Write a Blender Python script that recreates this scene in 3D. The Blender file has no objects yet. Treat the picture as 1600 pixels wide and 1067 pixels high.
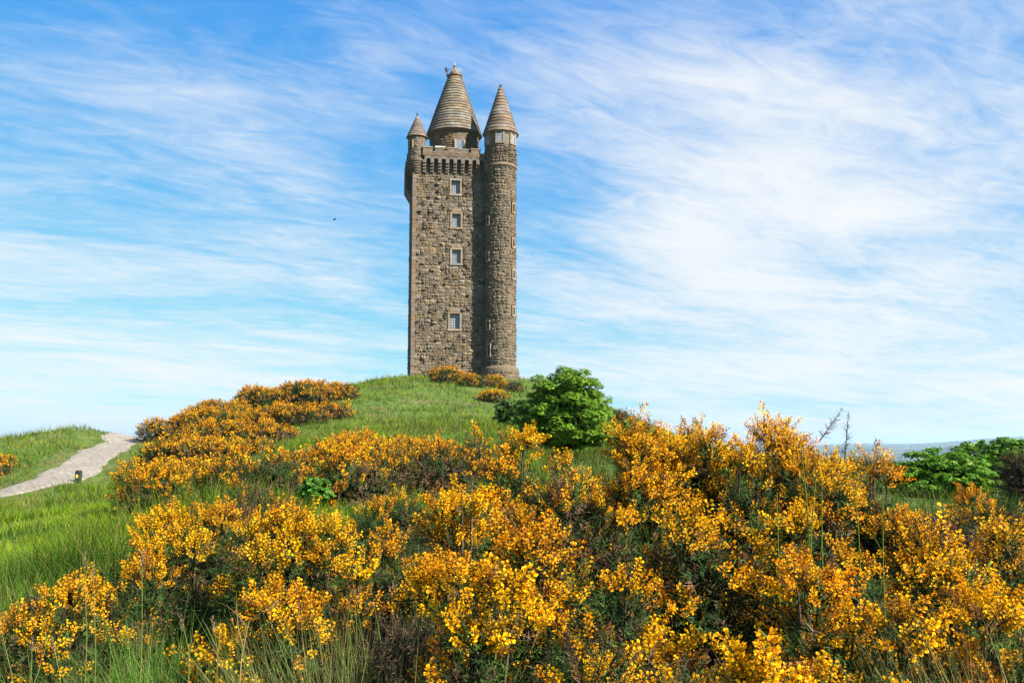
import bpy, math, random
import numpy as np
from mathutils import Vector, Matrix
R = math.radians
rng = np.random.default_rng(7)
random.seed(7)
scene = bpy.context.scene
col = scene.collection

# ------------------------------------------------------------------ camera
F = 1400.0                       # focal length in photo pixels (1600 wide)
PITCH = math.atan((687 - 533.5) / F)
CAMZ = 1.65
cam_d = bpy.data.cameras.new('camera'); cam = bpy.data.objects.new('camera', cam_d); col.objects.link(cam)
cam_d.sensor_width = 36.0; cam_d.lens = F / 1600 * 36; cam_d.clip_start = 0.05; cam_d.clip_end = 120000
cam.location = (0, 0, CAMZ); cam.rotation_euler = (math.pi / 2 + PITCH, 0, 0)
scene.camera = cam

# ------------------------------------------------------------------ light
SUN_AZ, SUN_EL = R(60), R(38)    # azimuth from -Y towards +X
SD = Vector((math.sin(SUN_AZ) * math.cos(SUN_EL), -math.cos(SUN_AZ) * math.cos(SUN_EL), math.sin(SUN_EL)))
sl = bpy.data.lights.new('sun', 'SUN'); sl.energy = 5.0; sl.angle = R(0.53); sl.color = (1.0, 0.93, 0.82)
so = bpy.data.objects.new('sun', sl); col.objects.link(so)
so.rotation_euler = SD.to_track_quat('Z', 'Y').to_euler()
scene.view_settings.view_transform = 'Standard'; scene.view_settings.look = 'None'
scene.view_settings.gamma = 1.0; scene.view_settings.use_curve_mapping = False
scene.view_settings.exposure = 1.7

def build_world():
    w = bpy.data.worlds.new('World'); scene.world = w; w.use_nodes = True
    nt = w.node_tree; nt.nodes.clear()
    N = lambda t, **k: _node(nt, t, **k)
    L = nt.links.new
    out = N('ShaderNodeOutputWorld'); bg = N('ShaderNodeBackground'); bg.inputs[1].default_value = 0.042
    sky = N('ShaderNodeTexSky'); sky.sky_type = 'NISHITA'; sky.sun_disc = False
    sky.sun_elevation = SUN_EL
    sky.sun_rotation = math.atan2(SD.x, SD.y)
    sky.altitude = 100; sky.air_density = 1.0; sky.dust_density = 0.1; sky.ozone_density = 2.5
    tc = N('ShaderNodeTexCoord'); sep = N('ShaderNodeSeparateXYZ'); L(tc.outputs['Generated'], sep.inputs[0])
    def M(op, a, b=None, c=None, clamp=False):
        n = N('ShaderNodeMath'); n.operation = op; n.use_clamp = clamp
        for i, v in enumerate((a, b, c)):
            if v is None: continue
            if isinstance(v, (int, float)): n.inputs[i].default_value = v
            else: L(v, n.inputs[i])
        return n.outputs[0]
    # the photograph's rendering of a clear sky: each channel of the physical sky through its own response
    sc_ = N('ShaderNodeSeparateColor'); L(sky.outputs[0], sc_.inputs[0]); cc_ = N('ShaderNodeCombineColor')
    for ch, (k_, e_) in enumerate(((.46, 1.02), (1.68, .66), (5.3, .14))): L(M('MULTIPLY', M('POWER', sc_.outputs[ch], e_), k_), cc_.inputs[ch])
    zc = M('MAXIMUM', sep.outputs[2], 0.0)
    den = M('ADD', zc, 0.10)
    u = M('DIVIDE', sep.outputs[0], den); v = M('DIVIDE', sep.outputs[1], den)
    cmb = N('ShaderNodeCombineXYZ'); L(u, cmb.inputs[0]); L(v, cmb.inputs[1])
    def noise(loc, rot, scl, scale, detail, rough, dist=0.0):
        mp = N('ShaderNodeMapping'); mp.vector_type = 'TEXTURE'; mp.inputs['Location'].default_value = loc
        mp.inputs['Rotation'].default_value = (0, 0, R(rot)); mp.inputs['Scale'].default_value = scl
        L(cmb.outputs[0], mp.inputs[0])
        n = N('ShaderNodeTexNoise'); n.inputs['Scale'].default_value = scale; n.inputs['Detail'].default_value = detail
        n.inputs['Roughness'].default_value = rough; n.inputs['Distortion'].default_value = dist
        L(mp.outputs[0], n.inputs['Vector']); return n.outputs['Fac']
    def toward(px, py, deg):       # 1 in the given direction of the sky, fading out over deg degrees
        a_ = (px - 800) / F; b_ = (533.5 - py) / F; cp_, sp_ = math.cos(PITCH), math.sin(PITCH)
        d = Vector((a_, cp_ - b_ * sp_, sp_ + b_ * cp_)).normalized()
        n = N('ShaderNodeVectorMath'); n.operation = 'DOT_PRODUCT'; L(tc.outputs['Generated'], n.inputs[0]); n.inputs[1].default_value = d
        r_ = N('ShaderNodeMapRange'); r_.interpolation_type = 'SMOOTHERSTEP'; r_.inputs['From Min'].default_value = math.cos(R(deg)); r_.inputs['From Max'].default_value = 1.0
        L(n.outputs['Value'], r_.inputs['Value']); return r_.outputs[0]
    streak = noise((3.1, 1.7, 0), 36, (1.9, .80, 1), 1.25, 12, 0.60, 1.1)
    fine = noise((7.3, 4.2, 0), 30, (1.1, .50, 1), 4.0, 11, 0.66, 1.6)
    big = noise((2.2, 6.4, 0), 30, (1.6, 1.0, 1), 0.55, 3, 0.5, 0.3)
    s = M('ADD', M('MULTIPLY', streak, 0.66), M('MULTIPLY', fine, 0.34))
    s = M('ADD', s, M('MULTIPLY', M('SUBTRACT', big, 0.5), 0.40))
    low = M('MULTIPLY', M('POWER', M('SUBTRACT', 1.0, zc, clamp=True), 4.0), 0.02)
    s = M('ADD', s, low)
    for (px, py, deg, k) in ((1400, 430, 22, .18), (200, 470, 20, .12), (1450, 40, 14, -.05), (600, 10, 14, -.06), (880, 190, 12, -.05), (150, 60, 16, -.07), (1000, 330, 16, .08)):
        s = M('ADD', s, M('MULTIPLY', toward(px, py, deg), k))
    ramp = N('ShaderNodeMapRange'); ramp.interpolation_type = 'SMOOTHSTEP'
    ramp.inputs['From Min'].default_value = 0.35; ramp.inputs['From Max'].default_value = 0.86
    ramp.inputs['To Max'].default_value = 0.95
    L(s, ramp.inputs['Value'])
    mix = N('ShaderNodeMix'); mix.data_type = 'RGBA'
    L(ramp.outputs[0], mix.inputs['Factor']); L(cc_.outputs[0], mix.inputs['A'])
    mix.inputs['B'].default_value = (7.0, 7.15, 7.2, 1)
    L(mix.outputs['Result'], bg.inputs[0]); L(bg.outputs[0], out.inputs[0])

def _node(nt, t, **k):
    n = nt.nodes.new(t)
    for a, b in k.items(): setattr(n, a, b)
    return n
build_world()
cy = scene.cycles
cy.use_denoising = True
cy.max_bounces = 6; cy.diffuse_bounces = 3; cy.glossy_bounces = 2; cy.transmission_bounces = 4; cy.volume_bounces = 0
cy.transparent_max_bounces = 8; cy.sample_clamp_indirect = 6.0

# ------------------------------------------------------------------ pixels of the photo -> metres in the place
cp, sp = math.cos(PITCH), math.sin(PITCH)
def P(px, py, Y):
    a = (px - 800) / F; b = (533.5 - py) / F
    dx, dy, dz = a, cp - b * sp, sp + b * cp
    t = Y / dy
    return Vector((dx * t, Y, CAMZ + dz * t))
def px_m(Y): return Y / F          # metres per photo pixel at forward distance Y

# ------------------------------------------------------------------ materials
MATS = {}
def new_mat(name):
    m = bpy.data.materials.new(name); m.use_nodes = True; m.node_tree.nodes.clear(); MATS[name] = m
    return m, m.node_tree
def leaf_mat(name, trans=0.3, rough=0.6, spec=0.25, tint=(1, 1, 1)):
    m, nt = new_mat(name); L = nt.links.new
    out = _node(nt, 'ShaderNodeOutputMaterial'); at = _node(nt, 'ShaderNodeAttribute', attribute_name='Col')
    pb = _node(nt, 'ShaderNodeBsdfPrincipled'); pb.inputs['Roughness'].default_value = rough
    pb.inputs['Specular IOR Level'].default_value = spec
    tr = _node(nt, 'ShaderNodeBsdfTranslucent'); mx = _node(nt, 'ShaderNodeMixShader'); mx.inputs[0].default_value = trans
    mt = _node(nt, 'ShaderNodeMix', data_type='RGBA', blend_type='MULTIPLY'); mt.inputs['Factor'].default_value = 1
    mt.inputs['B'].default_value = (*tint, 1)
    L(at.outputs['Color'], mt.inputs['A'])
    L(mt.outputs['Result'], pb.inputs['Base Color']); L(mt.outputs['Result'], tr.inputs['Color'])
    L(pb.outputs[0], mx.inputs[1]); L(tr.outputs[0], mx.inputs[2]); L(mx.outputs[0], out.inputs[0])
    return m
def simple_mat(name, c1, c2, scale=4.0, rough=0.85, bump=0.0, bscale=20.0, spec=0.3, metal=0.0, use_col=False, objrand=0.0, dist=0.05):
    m, nt = new_mat(name); L = nt.links.new
    out = _node(nt, 'ShaderNodeOutputMaterial'); pb = _node(nt, 'ShaderNodeBsdfPrincipled')
    pb.inputs['Roughness'].default_value = rough; pb.inputs['Specular IOR Level'].default_value = spec; pb.inputs['Metallic'].default_value = metal
    tc = _node(nt, 'ShaderNodeNewGeometry')
    n = _node(nt, 'ShaderNodeTexNoise'); n.inputs['Scale'].default_value = scale; n.inputs['Detail'].default_value = 6; n.inputs['Roughness'].default_value = 0.65
    L(tc.outputs['Position'], n.inputs['Vector'])
    mr = _node(nt, 'ShaderNodeMapRange'); mr.inputs['From Min'].default_value = 0.32; mr.inputs['From Max'].default_value = 0.68
    L(n.outputs['Fac'], mr.inputs['Value'])
    mx = _node(nt, 'ShaderNodeMix', data_type='RGBA'); mx.inputs['A'].default_value = (*c1, 1); mx.inputs['B'].default_value = (*c2, 1)
    L(mr.outputs[0], mx.inputs['Factor'])
    res = mx.outputs['Result']
    if use_col:
        at = _node(nt, 'ShaderNodeAttribute', attribute_name='Col')
        mm = _node(nt, 'ShaderNodeMix', data_type='RGBA', blend_type='MULTIPLY'); mm.inputs['Factor'].default_value = 1
        L(res, mm.inputs['A']); L(at.outputs['Color'], mm.inputs['B']); res = mm.outputs['Result']
    if objrand:
        oi = _node(nt, 'ShaderNodeObjectInfo'); hv = _node(nt, 'ShaderNodeHueSaturation')
        a = _node(nt, 'ShaderNodeMapRange'); a.inputs['To Min'].default_value = 1 - objrand; a.inputs['To Max'].default_value = 1 + objrand
        L(oi.outputs['Random'], a.inputs['Value']); L(a.outputs[0], hv.inputs['Value'])
        w = _node(nt, 'ShaderNodeTexWhiteNoise', noise_dimensions='1D'); L(oi.outputs['Random'], w.inputs['W'])
        b = _node(nt, 'ShaderNodeMapRange'); b.inputs['To Min'].default_value = 0.55; b.inputs['To Max'].default_value = 1.2
        L(w.outputs['Value'], b.inputs['Value']); L(b.outputs[0], hv.inputs['Saturation'])
        L(res, hv.inputs['Color']); res = hv.outputs['Color']
    L(res, pb.inputs['Base Color'])
    if bump:
        n2 = _node(nt, 'ShaderNodeTexNoise'); n2.inputs['Scale'].default_value = bscale; n2.inputs['Detail'].default_value = 5
        L(tc.outputs['Position'], n2.inputs['Vector'])
        bp = _node(nt, 'ShaderNodeBump'); bp.inputs['Strength'].default_value = bump; bp.inputs['Distance'].default_value = dist
        L(n2.outputs['Fac'], bp.inputs['Height']); L(bp.outputs[0], pb.inputs['Normal'])
    L(pb.outputs[0], out.inputs[0])
    return m
petal = leaf_mat('petal', 0.25, 0.6, 0.08)
spine = leaf_mat('spine', 0.12, 0.6, 0.1)
grassm = leaf_mat('grass_blade', 0.35, 0.6, 0.06)
leafm = leaf_mat('leaf', 0.28, 0.5, 0.15)
twig = simple_mat('twig', (0.045, 0.030, 0.018), (0.10, 0.068, 0.042), 30, use_col=False)
core_m = simple_mat('bush_core', (0.010, 0.012, 0.005), (0.026, 0.024, 0.012), 14, bump=0.8, bscale=40, spec=0.0)  # near-black colour standing in for shade inside bushes and crowns
bark = simple_mat('bark', (0.05, 0.04, 0.03), (0.12, 0.10, 0.075), 12, bump=0.5, bscale=30)
stone_m = simple_mat('rubble_stone', (0.080, 0.058, 0.033), (0.178, 0.132, 0.077), 1.0, bump=0.8, bscale=6, use_col=True, objrand=0.22, dist=0.10)
mortar_m = simple_mat('mortar', (0.062, 0.047, 0.030), (0.130, 0.098, 0.061), 2.0, bump=0.5, bscale=8)
dress_m = simple_mat('dressed_stone', (0.145, 0.106, 0.068), (0.235, 0.178, 0.116), 3.0, bump=0.25, bscale=12, objrand=0.12)
quoin_m = simple_mat('quoin_stone', (0.100, 0.067, 0.043), (0.170, 0.118, 0.075), 1.6, bump=0.35, bscale=10, objrand=0.16)
corb_m = simple_mat('corbel_stone', (0.078, 0.053, 0.033), (0.150, 0.105, 0.066), 1.6, bump=0.4, bscale=10, objrand=0.15)
slate_m = simple_mat('roof_stone', (0.080, 0.064, 0.042), (0.172, 0.138, 0.091), 0.8, bump=0.3, bscale=10, use_col=True, objrand=0.06)
slate2_m = simple_mat('roof_stone_red', (0.086, 0.060, 0.040), (0.172, 0.122, 0.083), 0.8, bump=0.3, bscale=10, use_col=True, objrand=0.14)
glass_m = simple_mat('window_glass', (0.05, 0.065, 0.085), (0.16, 0.19, 0.23), 2.6, rough=0.15, spec=0.6)  # bluish grey base puts the look of reflected sky into the colour
bar_m = simple_mat('glazing_bar', (0.30, 0.31, 0.32), (0.40, 0.40, 0.40), 5, rough=0.6)
void_m = simple_mat('dark_void', (0.01, 0.01, 0.01), (0.02, 0.018, 0.015), 3)
metal_m = simple_mat('grey_metal', (0.16, 0.165, 0.17), (0.28, 0.28, 0.28), 5, rough=0.6, metal=0.3)
white_m = simple_mat('white_paint', (0.75, 0.75, 0.75), (0.82, 0.82, 0.82), 5, rough=0.4)
black_m = simple_mat('black_paint', (0.012, 0.016, 0.018), (0.03, 0.036, 0.04), 9, rough=0.5)
yellow_m = simple_mat('yellow_print', (0.75, 0.50, 0.04), (0.8, 0.56, 0.06), 9, rough=0.5)
copper_m = simple_mat('copper', (0.10, 0.062, 0.034), (0.20, 0.125, 0.07), 3, rough=0.5)

# ------------------------------------------------------------------ mesh helpers
def mesh_np(name, V, T, C=None):
    """triangle mesh from numpy arrays; C = per-vertex colour attribute"""
    V = np.asarray(V, np.float32); T = np.asarray(T, np.int32)
    me = bpy.data.meshes.new(name)
    me.vertices.add(len(V)); me.vertices.foreach_set('co', V.ravel())
    me.loops.add(T.size); me.loops.foreach_set('vertex_index', T.ravel())
    me.polygons.add(len(T)); me.polygons.foreach_set('loop_start', np.arange(0, T.size, 3, dtype=np.int32))
    if C is not None:
        a = me.color_attributes.new('Col', 'FLOAT_COLOR', 'POINT')
        C4 = np.ones((len(V), 4), np.float32); C4[:, :3] = C
        a.data.foreach_set('color', C4.ravel())
    me.polygons.foreach_set('use_smooth', np.zeros(len(T), bool))
    me.update(calc_edges=True)
    return me
def link(name, me, mat=None, parent=None, **props):
    o = bpy.data.objects.new(name, me); col.objects.link(o)
    if mat is not None and me is not None and not me.materials: me.materials.append(mat)
    if parent is not None: o.parent = parent
    for k, v in props.items(): o[k] = v
    return o
def empty(name, loc, rz=0.0, **props):
    o = bpy.data.objects.new(name, None); col.objects.link(o); o.location = loc; o.rotation_euler = (0, 0, rz)
    o.empty_display_size = 0.2
    for k, v in props.items(): o[k] = v
    return o
class Acc:
    def __init__(s): s.V = []; s.T = []; s.C = []; s.n = 0
    def add(s, V, T, C):
        V = np.asarray(V, np.float32).reshape(-1, 3); T = np.asarray(T, np.int64).reshape(-1, 3)
        C = np.broadcast_to(np.asarray(C, np.float32), (len(V), 3))
        s.V.append(V); s.T.append(T + s.n); s.C.append(C); s.n += len(V)
    def box(s, x0, x1, y0, y1, z0, z1, C=(1, 1, 1)):
        v = [(x, y, z) for x in (x0, x1) for y in (y0, y1) for z in (z0, z1)]
        q = [(0, 1, 3, 2), (4, 6, 7, 5), (0, 4, 5, 1), (2, 3, 7, 6), (0, 2, 6, 4), (1, 5, 7, 3)]
        s.quads(v, q, C)
    def quads(s, v, q, C=(1, 1, 1)):
        t = [];
        for f in q:
            for k in range(1, len(f) - 1): t.append((f[0], f[k], f[k + 1]))
        s.add(v, t, C)
    def lathe(s, prof, cx, cy, n=48, C=(1, 1, 1), a0=0.0, a1=2 * math.pi, cols=None):
        full = abs(a1 - a0 - 2 * math.pi) < 1e-6
        k = n if full else n + 1
        an = a0 + (a1 - a0) * np.arange(k) / n
        V = []; 
        for (r, z) in prof: V.append(np.stack([cx + r * np.cos(an), cy + r * np.sin(an), np.full(k, z)], 1))
        V = np.concatenate(V); T = []
        for i in range(len(prof) - 1):
            for j in range(n):
                a = i * k + j; b = i * k + (j + 1) % k; c = (i + 1) * k + (j + 1) % k; d = (i + 1) * k + j
                T += [(a, b, c), (a, c, d)]
        s.add(V, T, C)
    def tile(s, tv, tt, tc, Mx, pos, colr):
        """tv (n,3) template; Mx (N,3,3); pos (N,3); tc (n,3) template colour; colr (N,3) multiplier"""
        N = len(pos)
        if N == 0: return
        V = np.einsum('nij,vj->nvi', Mx, tv) + pos[:, None, :]
        T = tt[None] + (np.arange(N) * len(tv))[:, None, None]
        C = tc[None] * colr[:, None, :]
        s.V.append(V.reshape(-1, 3).astype(np.float32)); s.T.append(T.reshape(-1, 3) + s.n)
        s.C.append(C.reshape(-1, 3).astype(np.float32)); s.n += N * len(tv)
    def build(s, name, mat, parent=None, **props):
        if not s.V: return None
        me = mesh_np(name, np.concatenate(s.V), np.concatenate(s.T), np.concatenate(s.C))
        return link(name, me, mat, parent, **props)
def unit(v): return v / np.maximum(np.linalg.norm(v, axis=-1, keepdims=True), 1e-9)
def frames(ax, roll):
    """rotation matrices whose local z is ax, spun by roll"""
    ax = unit(ax); up = np.where(np.abs(ax[:, 2:3]) > 0.95, np.array([[1., 0, 0]]), np.array([[0, 0, 1.]]))
    x = unit(np.cross(up, ax)); y = np.cross(ax, x)
    c, s_ = np.cos(roll)[:, None], np.sin(roll)[:, None]
    return np.stack([x * c + y * s_, -x * s_ + y * c, ax], axis=2)
def rand_dirs(n):
    return unit(rng.normal(size=(n, 3)))

# ------------------------------------------------------------------ terrain
ctrl = [(0, 0, 0), (5, 0, 0), (-5, 0, 0), (0, -12, 0), (12, -10, -.3), (-12, -10, -.1), (-5, 6, 0), (0, 5, .05), (4, 6, .05), (9, 5, 0), (-14, 8, -.1),
        (-11, 20, 0), (-6, 14, .1), (12, 14, .1), (0, 12, .3), (22, 18, -.6), (30, 40, -2.5), (15, 30, .4), (50, 20, -6), (55, 70, -8), (-40, 10, -1.5), (-45, 30, -1.5),
        (-60, 55, -5), (-50, 85, -6), (-36, 82, -1.0), (-29, 74, .3), (0, 150, 4), (-30, 135, 2), (30, 140, 0), (-60, 120, -10), (70, 120, -14)]
for a in [(122, 760, 41), (-80, 790, 36.5), (-20, 779, 37), (30, 767, 38), (75, 752, 40.5), (115, 733, 44.5), (0, 820, 20), (150, 713, 50), (185, 695, 58), (197, 690, 63),
          (130, 671, 62), (60, 682, 58), (0, 706, 52), (0, 706, 51), (-30, 722, 49), (-70, 745, 47), (25, 695, 54), (130, 668, 61), (120, 669, 62), (175, 673, 63), (60, 716, 48), (100, 700, 54), (238, 692, 58), (180, 730, 46), (230, 785, 30), (120, 800, 22), (0, 752, 44),
          (300, 705, 50), (350, 655, 66), (450, 622, 78), (550, 606, 86), (600, 597, 95), (640, 589, 104), (690, 590, 107), (600, 650, 65), (700, 640, 72),
          (700, 700, 38), (560, 690, 42), (800, 665, 60), (820, 604, 104), (880, 630, 90), (960, 668, 60), (590, 762, 18), (420, 700, 48), (500, 800, 12), (1020, 690, 45), (1000, 700, 80), (1070, 712, 100), (1120, 730, 70), (950, 655, 85), (1200, 740, 45)]:
    p = P(*a); ctrl.append((p.x, p.y, p.z))
TB = P(705, 590, 111)             # middle of the tower's front face at the ground
for dx in (-7, 0, 9):
    for dy in (1, 11): ctrl.append((TB.x + dx, TB.y + dy, TB.z - 0.1))
ctrl = np.array(ctrl, float)
def _phi(d): return d * d * np.log(np.maximum(d, 1e-6))
def _fit():
    n = len(ctrl); A = np.zeros((n + 3, n + 3)); d = np.linalg.norm(ctrl[:, None, :2] - ctrl[None, :, :2], axis=2)
    A[:n, :n] = _phi(d) + np.eye(n) * 1.5; A[:n, n] = 1; A[:n, n + 1:] = ctrl[:, :2]; A[n, :n] = 1; A[n + 1:, :n] = ctrl[:, :2].T
    return np.linalg.solve(A, np.concatenate([ctrl[:, 2], np.zeros(3)]))
WT = _fit()
def smooth(a, b, x):
    t = np.clip((x - a) / (b - a), 0, 1); return t * t * (3 - 2 * t)
def ground(x, y):
    x = np.atleast_1d(np.asarray(x, float)); y = np.atleast_1d(np.asarray(y, float))
    p = np.stack([x, y], 1); z = np.zeros(len(x))
    for i in range(0, len(x), 20000):
        q = p[i:i + 20000]; d = np.linalg.norm(q[:, None] - ctrl[None, :, :2], axis=2)
        z[i:i + 20000] = _phi(d) @ WT[:len(ctrl)] + WT[len(ctrl)] + q @ WT[len(ctrl) + 1:]
    r = np.hypot(x, y - 40)
    n1 = 0.10 * np.sin(x * .9 + 1.3 * np.sin(y * .5)) * np.sin(y * .8 + 1.1) * smooth(12, 30, np.hypot(x, y))
    z = z + n1
    far = -118 + 10 * np.sin(x / 900 + 1) * np.sin(y / 1300)
    az = np.arctan2(x, y); rr = np.hypot(x, y)
    ridge = 160 * np.exp(-((rr - 10500) / 2600) ** 2) * (smooth(R(8), R(34), az) * 0.9 + 0.1 * np.sin(az * 40) * smooth(R(8), R(20), az)) * smooth(R(100), R(60), az)
    ridge += 60 * np.exp(-((rr - 6800) / 900) ** 2) * smooth(R(14), R(30), az) * (0.7 + 0.3 * np.sin(az * 55 + 1)) * smooth(R(100), R(60), az)
    far = far + ridge
    w = smooth(95, 420, r)
    z = np.where(r > 150, np.minimum(z, 6), z)
    return np.clip(z, -40, 12) * (1 - w) + far * w
def gz(x, y): return float(ground(x, y)[0])
def hit(px, py):
    """forward distance at which the sight line of a photo pixel meets the ground"""
    Y = np.geomspace(8, 125, 700); p = P(px, py, 1.0); z = CAMZ + (p.z - CAMZ) * Y; g = ground(p.x * Y, Y)
    k = np.nonzero(g > z)[0]; return float(Y[k[0]]) if len(k) else float(Y[np.argmin(z - g)])

def ground_material():
    m, nt = new_mat('turf'); L = nt.links.new
    out = _node(nt, 'ShaderNodeOutputMaterial'); pb = _node(nt, 'ShaderNodeBsdfPrincipled'); pb.inputs['Roughness'].default_value = 0.95
    pb.inputs['Specular IOR Level'].default_value = 0.1
    g = _node(nt, 'ShaderNodeNewGeometry')
    def nz(scale, detail=5):
        n = _node(nt, 'ShaderNodeTexNoise'); n.inputs['Scale'].default_value = scale; n.inputs['Detail'].default_value = detail
        L(g.outputs['Position'], n.inputs['Vector']); return n.outputs['Fac']
    def mix(f, a, b):
        x = _node(nt, 'ShaderNodeMix', data_type='RGBA')
        for s_, v in (('Factor', f), ('A', a), ('B', b)):
            if hasattr(v, 'is_linked'): L(v, x.inputs[s_])
            elif isinstance(v, tuple): x.inputs[s_].default_value = (*v, 1)
            else: x.inputs[s_].default_value = v
        return x.outputs['Result']
    def rmp(v, a, b):
        r_ = _node(nt, 'ShaderNodeMapRange'); r_.inputs['From Min'].default_value = a; r_.inputs['From Max'].default_value = b
        L(v, r_.inputs['Value']); return r_.outputs[0]
    near = mix(rmp(nz(1.3), .35, .65), (0.035, 0.075, 0.012), (0.085, 0.115, 0.025))
    near = mix(rmp(nz(0.35), .55, .75), near, (0.12, 0.10, 0.05))
    # far country: patchwork of fields, hedges and woods
    vo = _node(nt, 'ShaderNodeTexVoronoi'); vo.inputs['Scale'].default_value = 0.0045; L(g.outputs['Position'], vo.inputs['Vector'])
    sepc = _node(nt, 'ShaderNodeSeparateColor'); L(vo.outputs['Color'], sepc.inputs[0])
    fields = mix(sepc.outputs[0], (0.035, 0.065, 0.03), (0.10, 0.115, 0.06))
    fields = mix(rmp(nz(0.004, 8), .5, .56), fields, (0.022, 0.045, 0.018))
    ln = _node(nt, 'ShaderNodeVectorMath', operation='LENGTH'); L(g.outputs['Position'], ln.inputs[0])
    c = mix(rmp(ln.outputs['Value'], 300, 700), near, fields)
    L(c, pb.inputs['Base Color']); L(pb.outputs[0], out.inputs[0]); return m
turf = ground_material()
def build_ground():
    rad = [0.0] + list(np.geomspace(1.0, 30000, 230))
    rad = np.array(rad); na = 300
    # finer angular steps ahead of the camera
    t = np.linspace(-1, 1, na, endpoint=False); an = math.pi * (0.45 * t + 0.55 * t ** 3)
    Rr, A = np.meshgrid(rad[1:], an, indexing='ij')
    X = np.concatenate([[0], (Rr * np.sin(A)).ravel()]); Y = np.concatenate([[0], (Rr * np.cos(A)).ravel()])
    Z = ground(X, Y)
    V = np.stack([X, Y, Z], 1); T = []
    n = len(rad) - 1
    j = np.arange(na); j2 = (j + 1) % na
    T.append(np.stack([np.zeros(na, int), 1 + j2, 1 + j], 1))
    for i in range(n - 1):
        a = 1 + i * na + j; b = 1 + i * na + j2; c = 1 + (i + 1) * na + j2; d = 1 + (i + 1) * na + j
        T.append(np.stack([a, b, c], 1)); T.append(np.stack([a, c, d], 1))
    me = mesh_np('ground', V, np.concatenate(T))
    me.polygons.foreach_set('use_smooth', np.ones(len(me.polygons), bool))
    link('ground', me, turf, kind='structure', label='rough grassy hilltop falling to hazy far country', category='ground')
build_ground()

def path_material():
    return simple_mat('gravel', (0.105, 0.093, 0.075), (0.26, 0.23, 0.188), 5.0, bump=0.6, bscale=14, rough=0.95)
PATHC = [(-200, 800, 36), (-80, 790, 36.5), (-20, 779, 37), (30, 767, 38), (75, 752, 40.5), (115, 733, 44.5), (150, 713, 50), (185, 695, 58), (200, 690, 63), (215, 690, 70), (225, 695, 78)]
def build_path():
    c = np.array([(P(*a).x, P(*a).y) for a in PATHC]); 
    d = np.concatenate([[0], np.cumsum(np.linalg.norm(np.diff(c, axis=0), axis=1))])
    tt = np.arange(0, d[-1], 0.5); cx = np.interp(tt, d, c[:, 0]); cy_ = np.interp(tt, d, c[:, 1])
    k = np.ones(9) / 9; 
    cx[4:-4] = np.convolve(cx, k, 'valid'); cy_[4:-4] = np.convolve(cy_, k, 'valid')
    tx, ty = np.gradient(cx), np.gradient(cy_); l = np.hypot(tx, ty); nx, ny = ty / l, -tx / l
    W = np.linspace(-1, 1, 11); wid = 1.15 + 0.12 * np.sin(tt * .7) + 0.08 * np.sin(tt * 2.3)
    V = []
    for i in range(len(tt)):
        jl, jr = rng.uniform(-.05, .05, 2)
        for w in W:
            o = w * wid[i] + (jr if w > .95 else jl if w < -.95 else 0)
            V.append((cx[i] + nx[i] * o, cy_[i] + ny[i] * o))
    V = np.array(V); Z = ground(V[:, 0], V[:, 1]) + 0.07 - 0.06 * np.tile(np.abs(W) > .95, len(tt))
    V = np.column_stack([V, Z]); T = []
    for i in range(len(tt) - 1):
        for j in range(10):
            a = i * 11 + j; T += [(a, a + 1, a + 12), (a, a + 12, a + 11)]
    me = mesh_np('path', V, T)
    link('path', me, path_material(), kind='structure', label='pale gravel path climbing over the rise', category='path')
    return np.column_stack([cx, cy_])
path_line = build_path()

# ------------------------------------------------------------------ the tower
YF = 111.0
YAW = R(8.8)
ca, sa = math.cos(YAW), math.sin(YAW)
tower = empty('stone_tower', (TB.x, TB.y, TB.z), YAW, label='tall brown stone memorial tower with conical roofs on top of the hill', category='tower')
BZ = TB.z
def zl(py, ly=0.0):
    """photo row -> height above the tower's base, for a point ly metres behind the front face"""
    return P(705, py, YF + ly * ca).z - BZ
W2 = 5.0
Z_TOP = zl(271)                   # underside of the corbel table
Z_ARCH0, Z_ARCH1, Z_PAR, Z_MER = zl(271), zl(250.5), zl(243), zl(236.0)
TC = (6.1, -0.3); TR = 1.95        # round stair turret
WIN = [(712, 293, 1.1, 1.75), (713, 345, 1.1, 1.75), (713, 401, 1.1, 1.75), (710.5, 502, 1.25, 1.95)]
def lx(px, py):                    # local x on the front face for a photo pixel
    q = P(px, py, 1.0); d = q - Vector((0, 0, CAMZ))
    n = Vector((sa, -ca, 0)); o = Vector((TB.x, TB.y, 0)) - Vector((0, 0, 0))
    t = (o.x * n.x + o.y * n.y) / (d.x * n.x + d.y * n.y)
    w = Vector((d.x * t - TB.x, d.y * t - TB.y)); return w.x * ca + w.y * sa, CAMZ + d.z * t - BZ
WL = []
for (px, py, w, h) in WIN:
    x, z = lx(px, py); WL.append((x, z, w, h))

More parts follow.
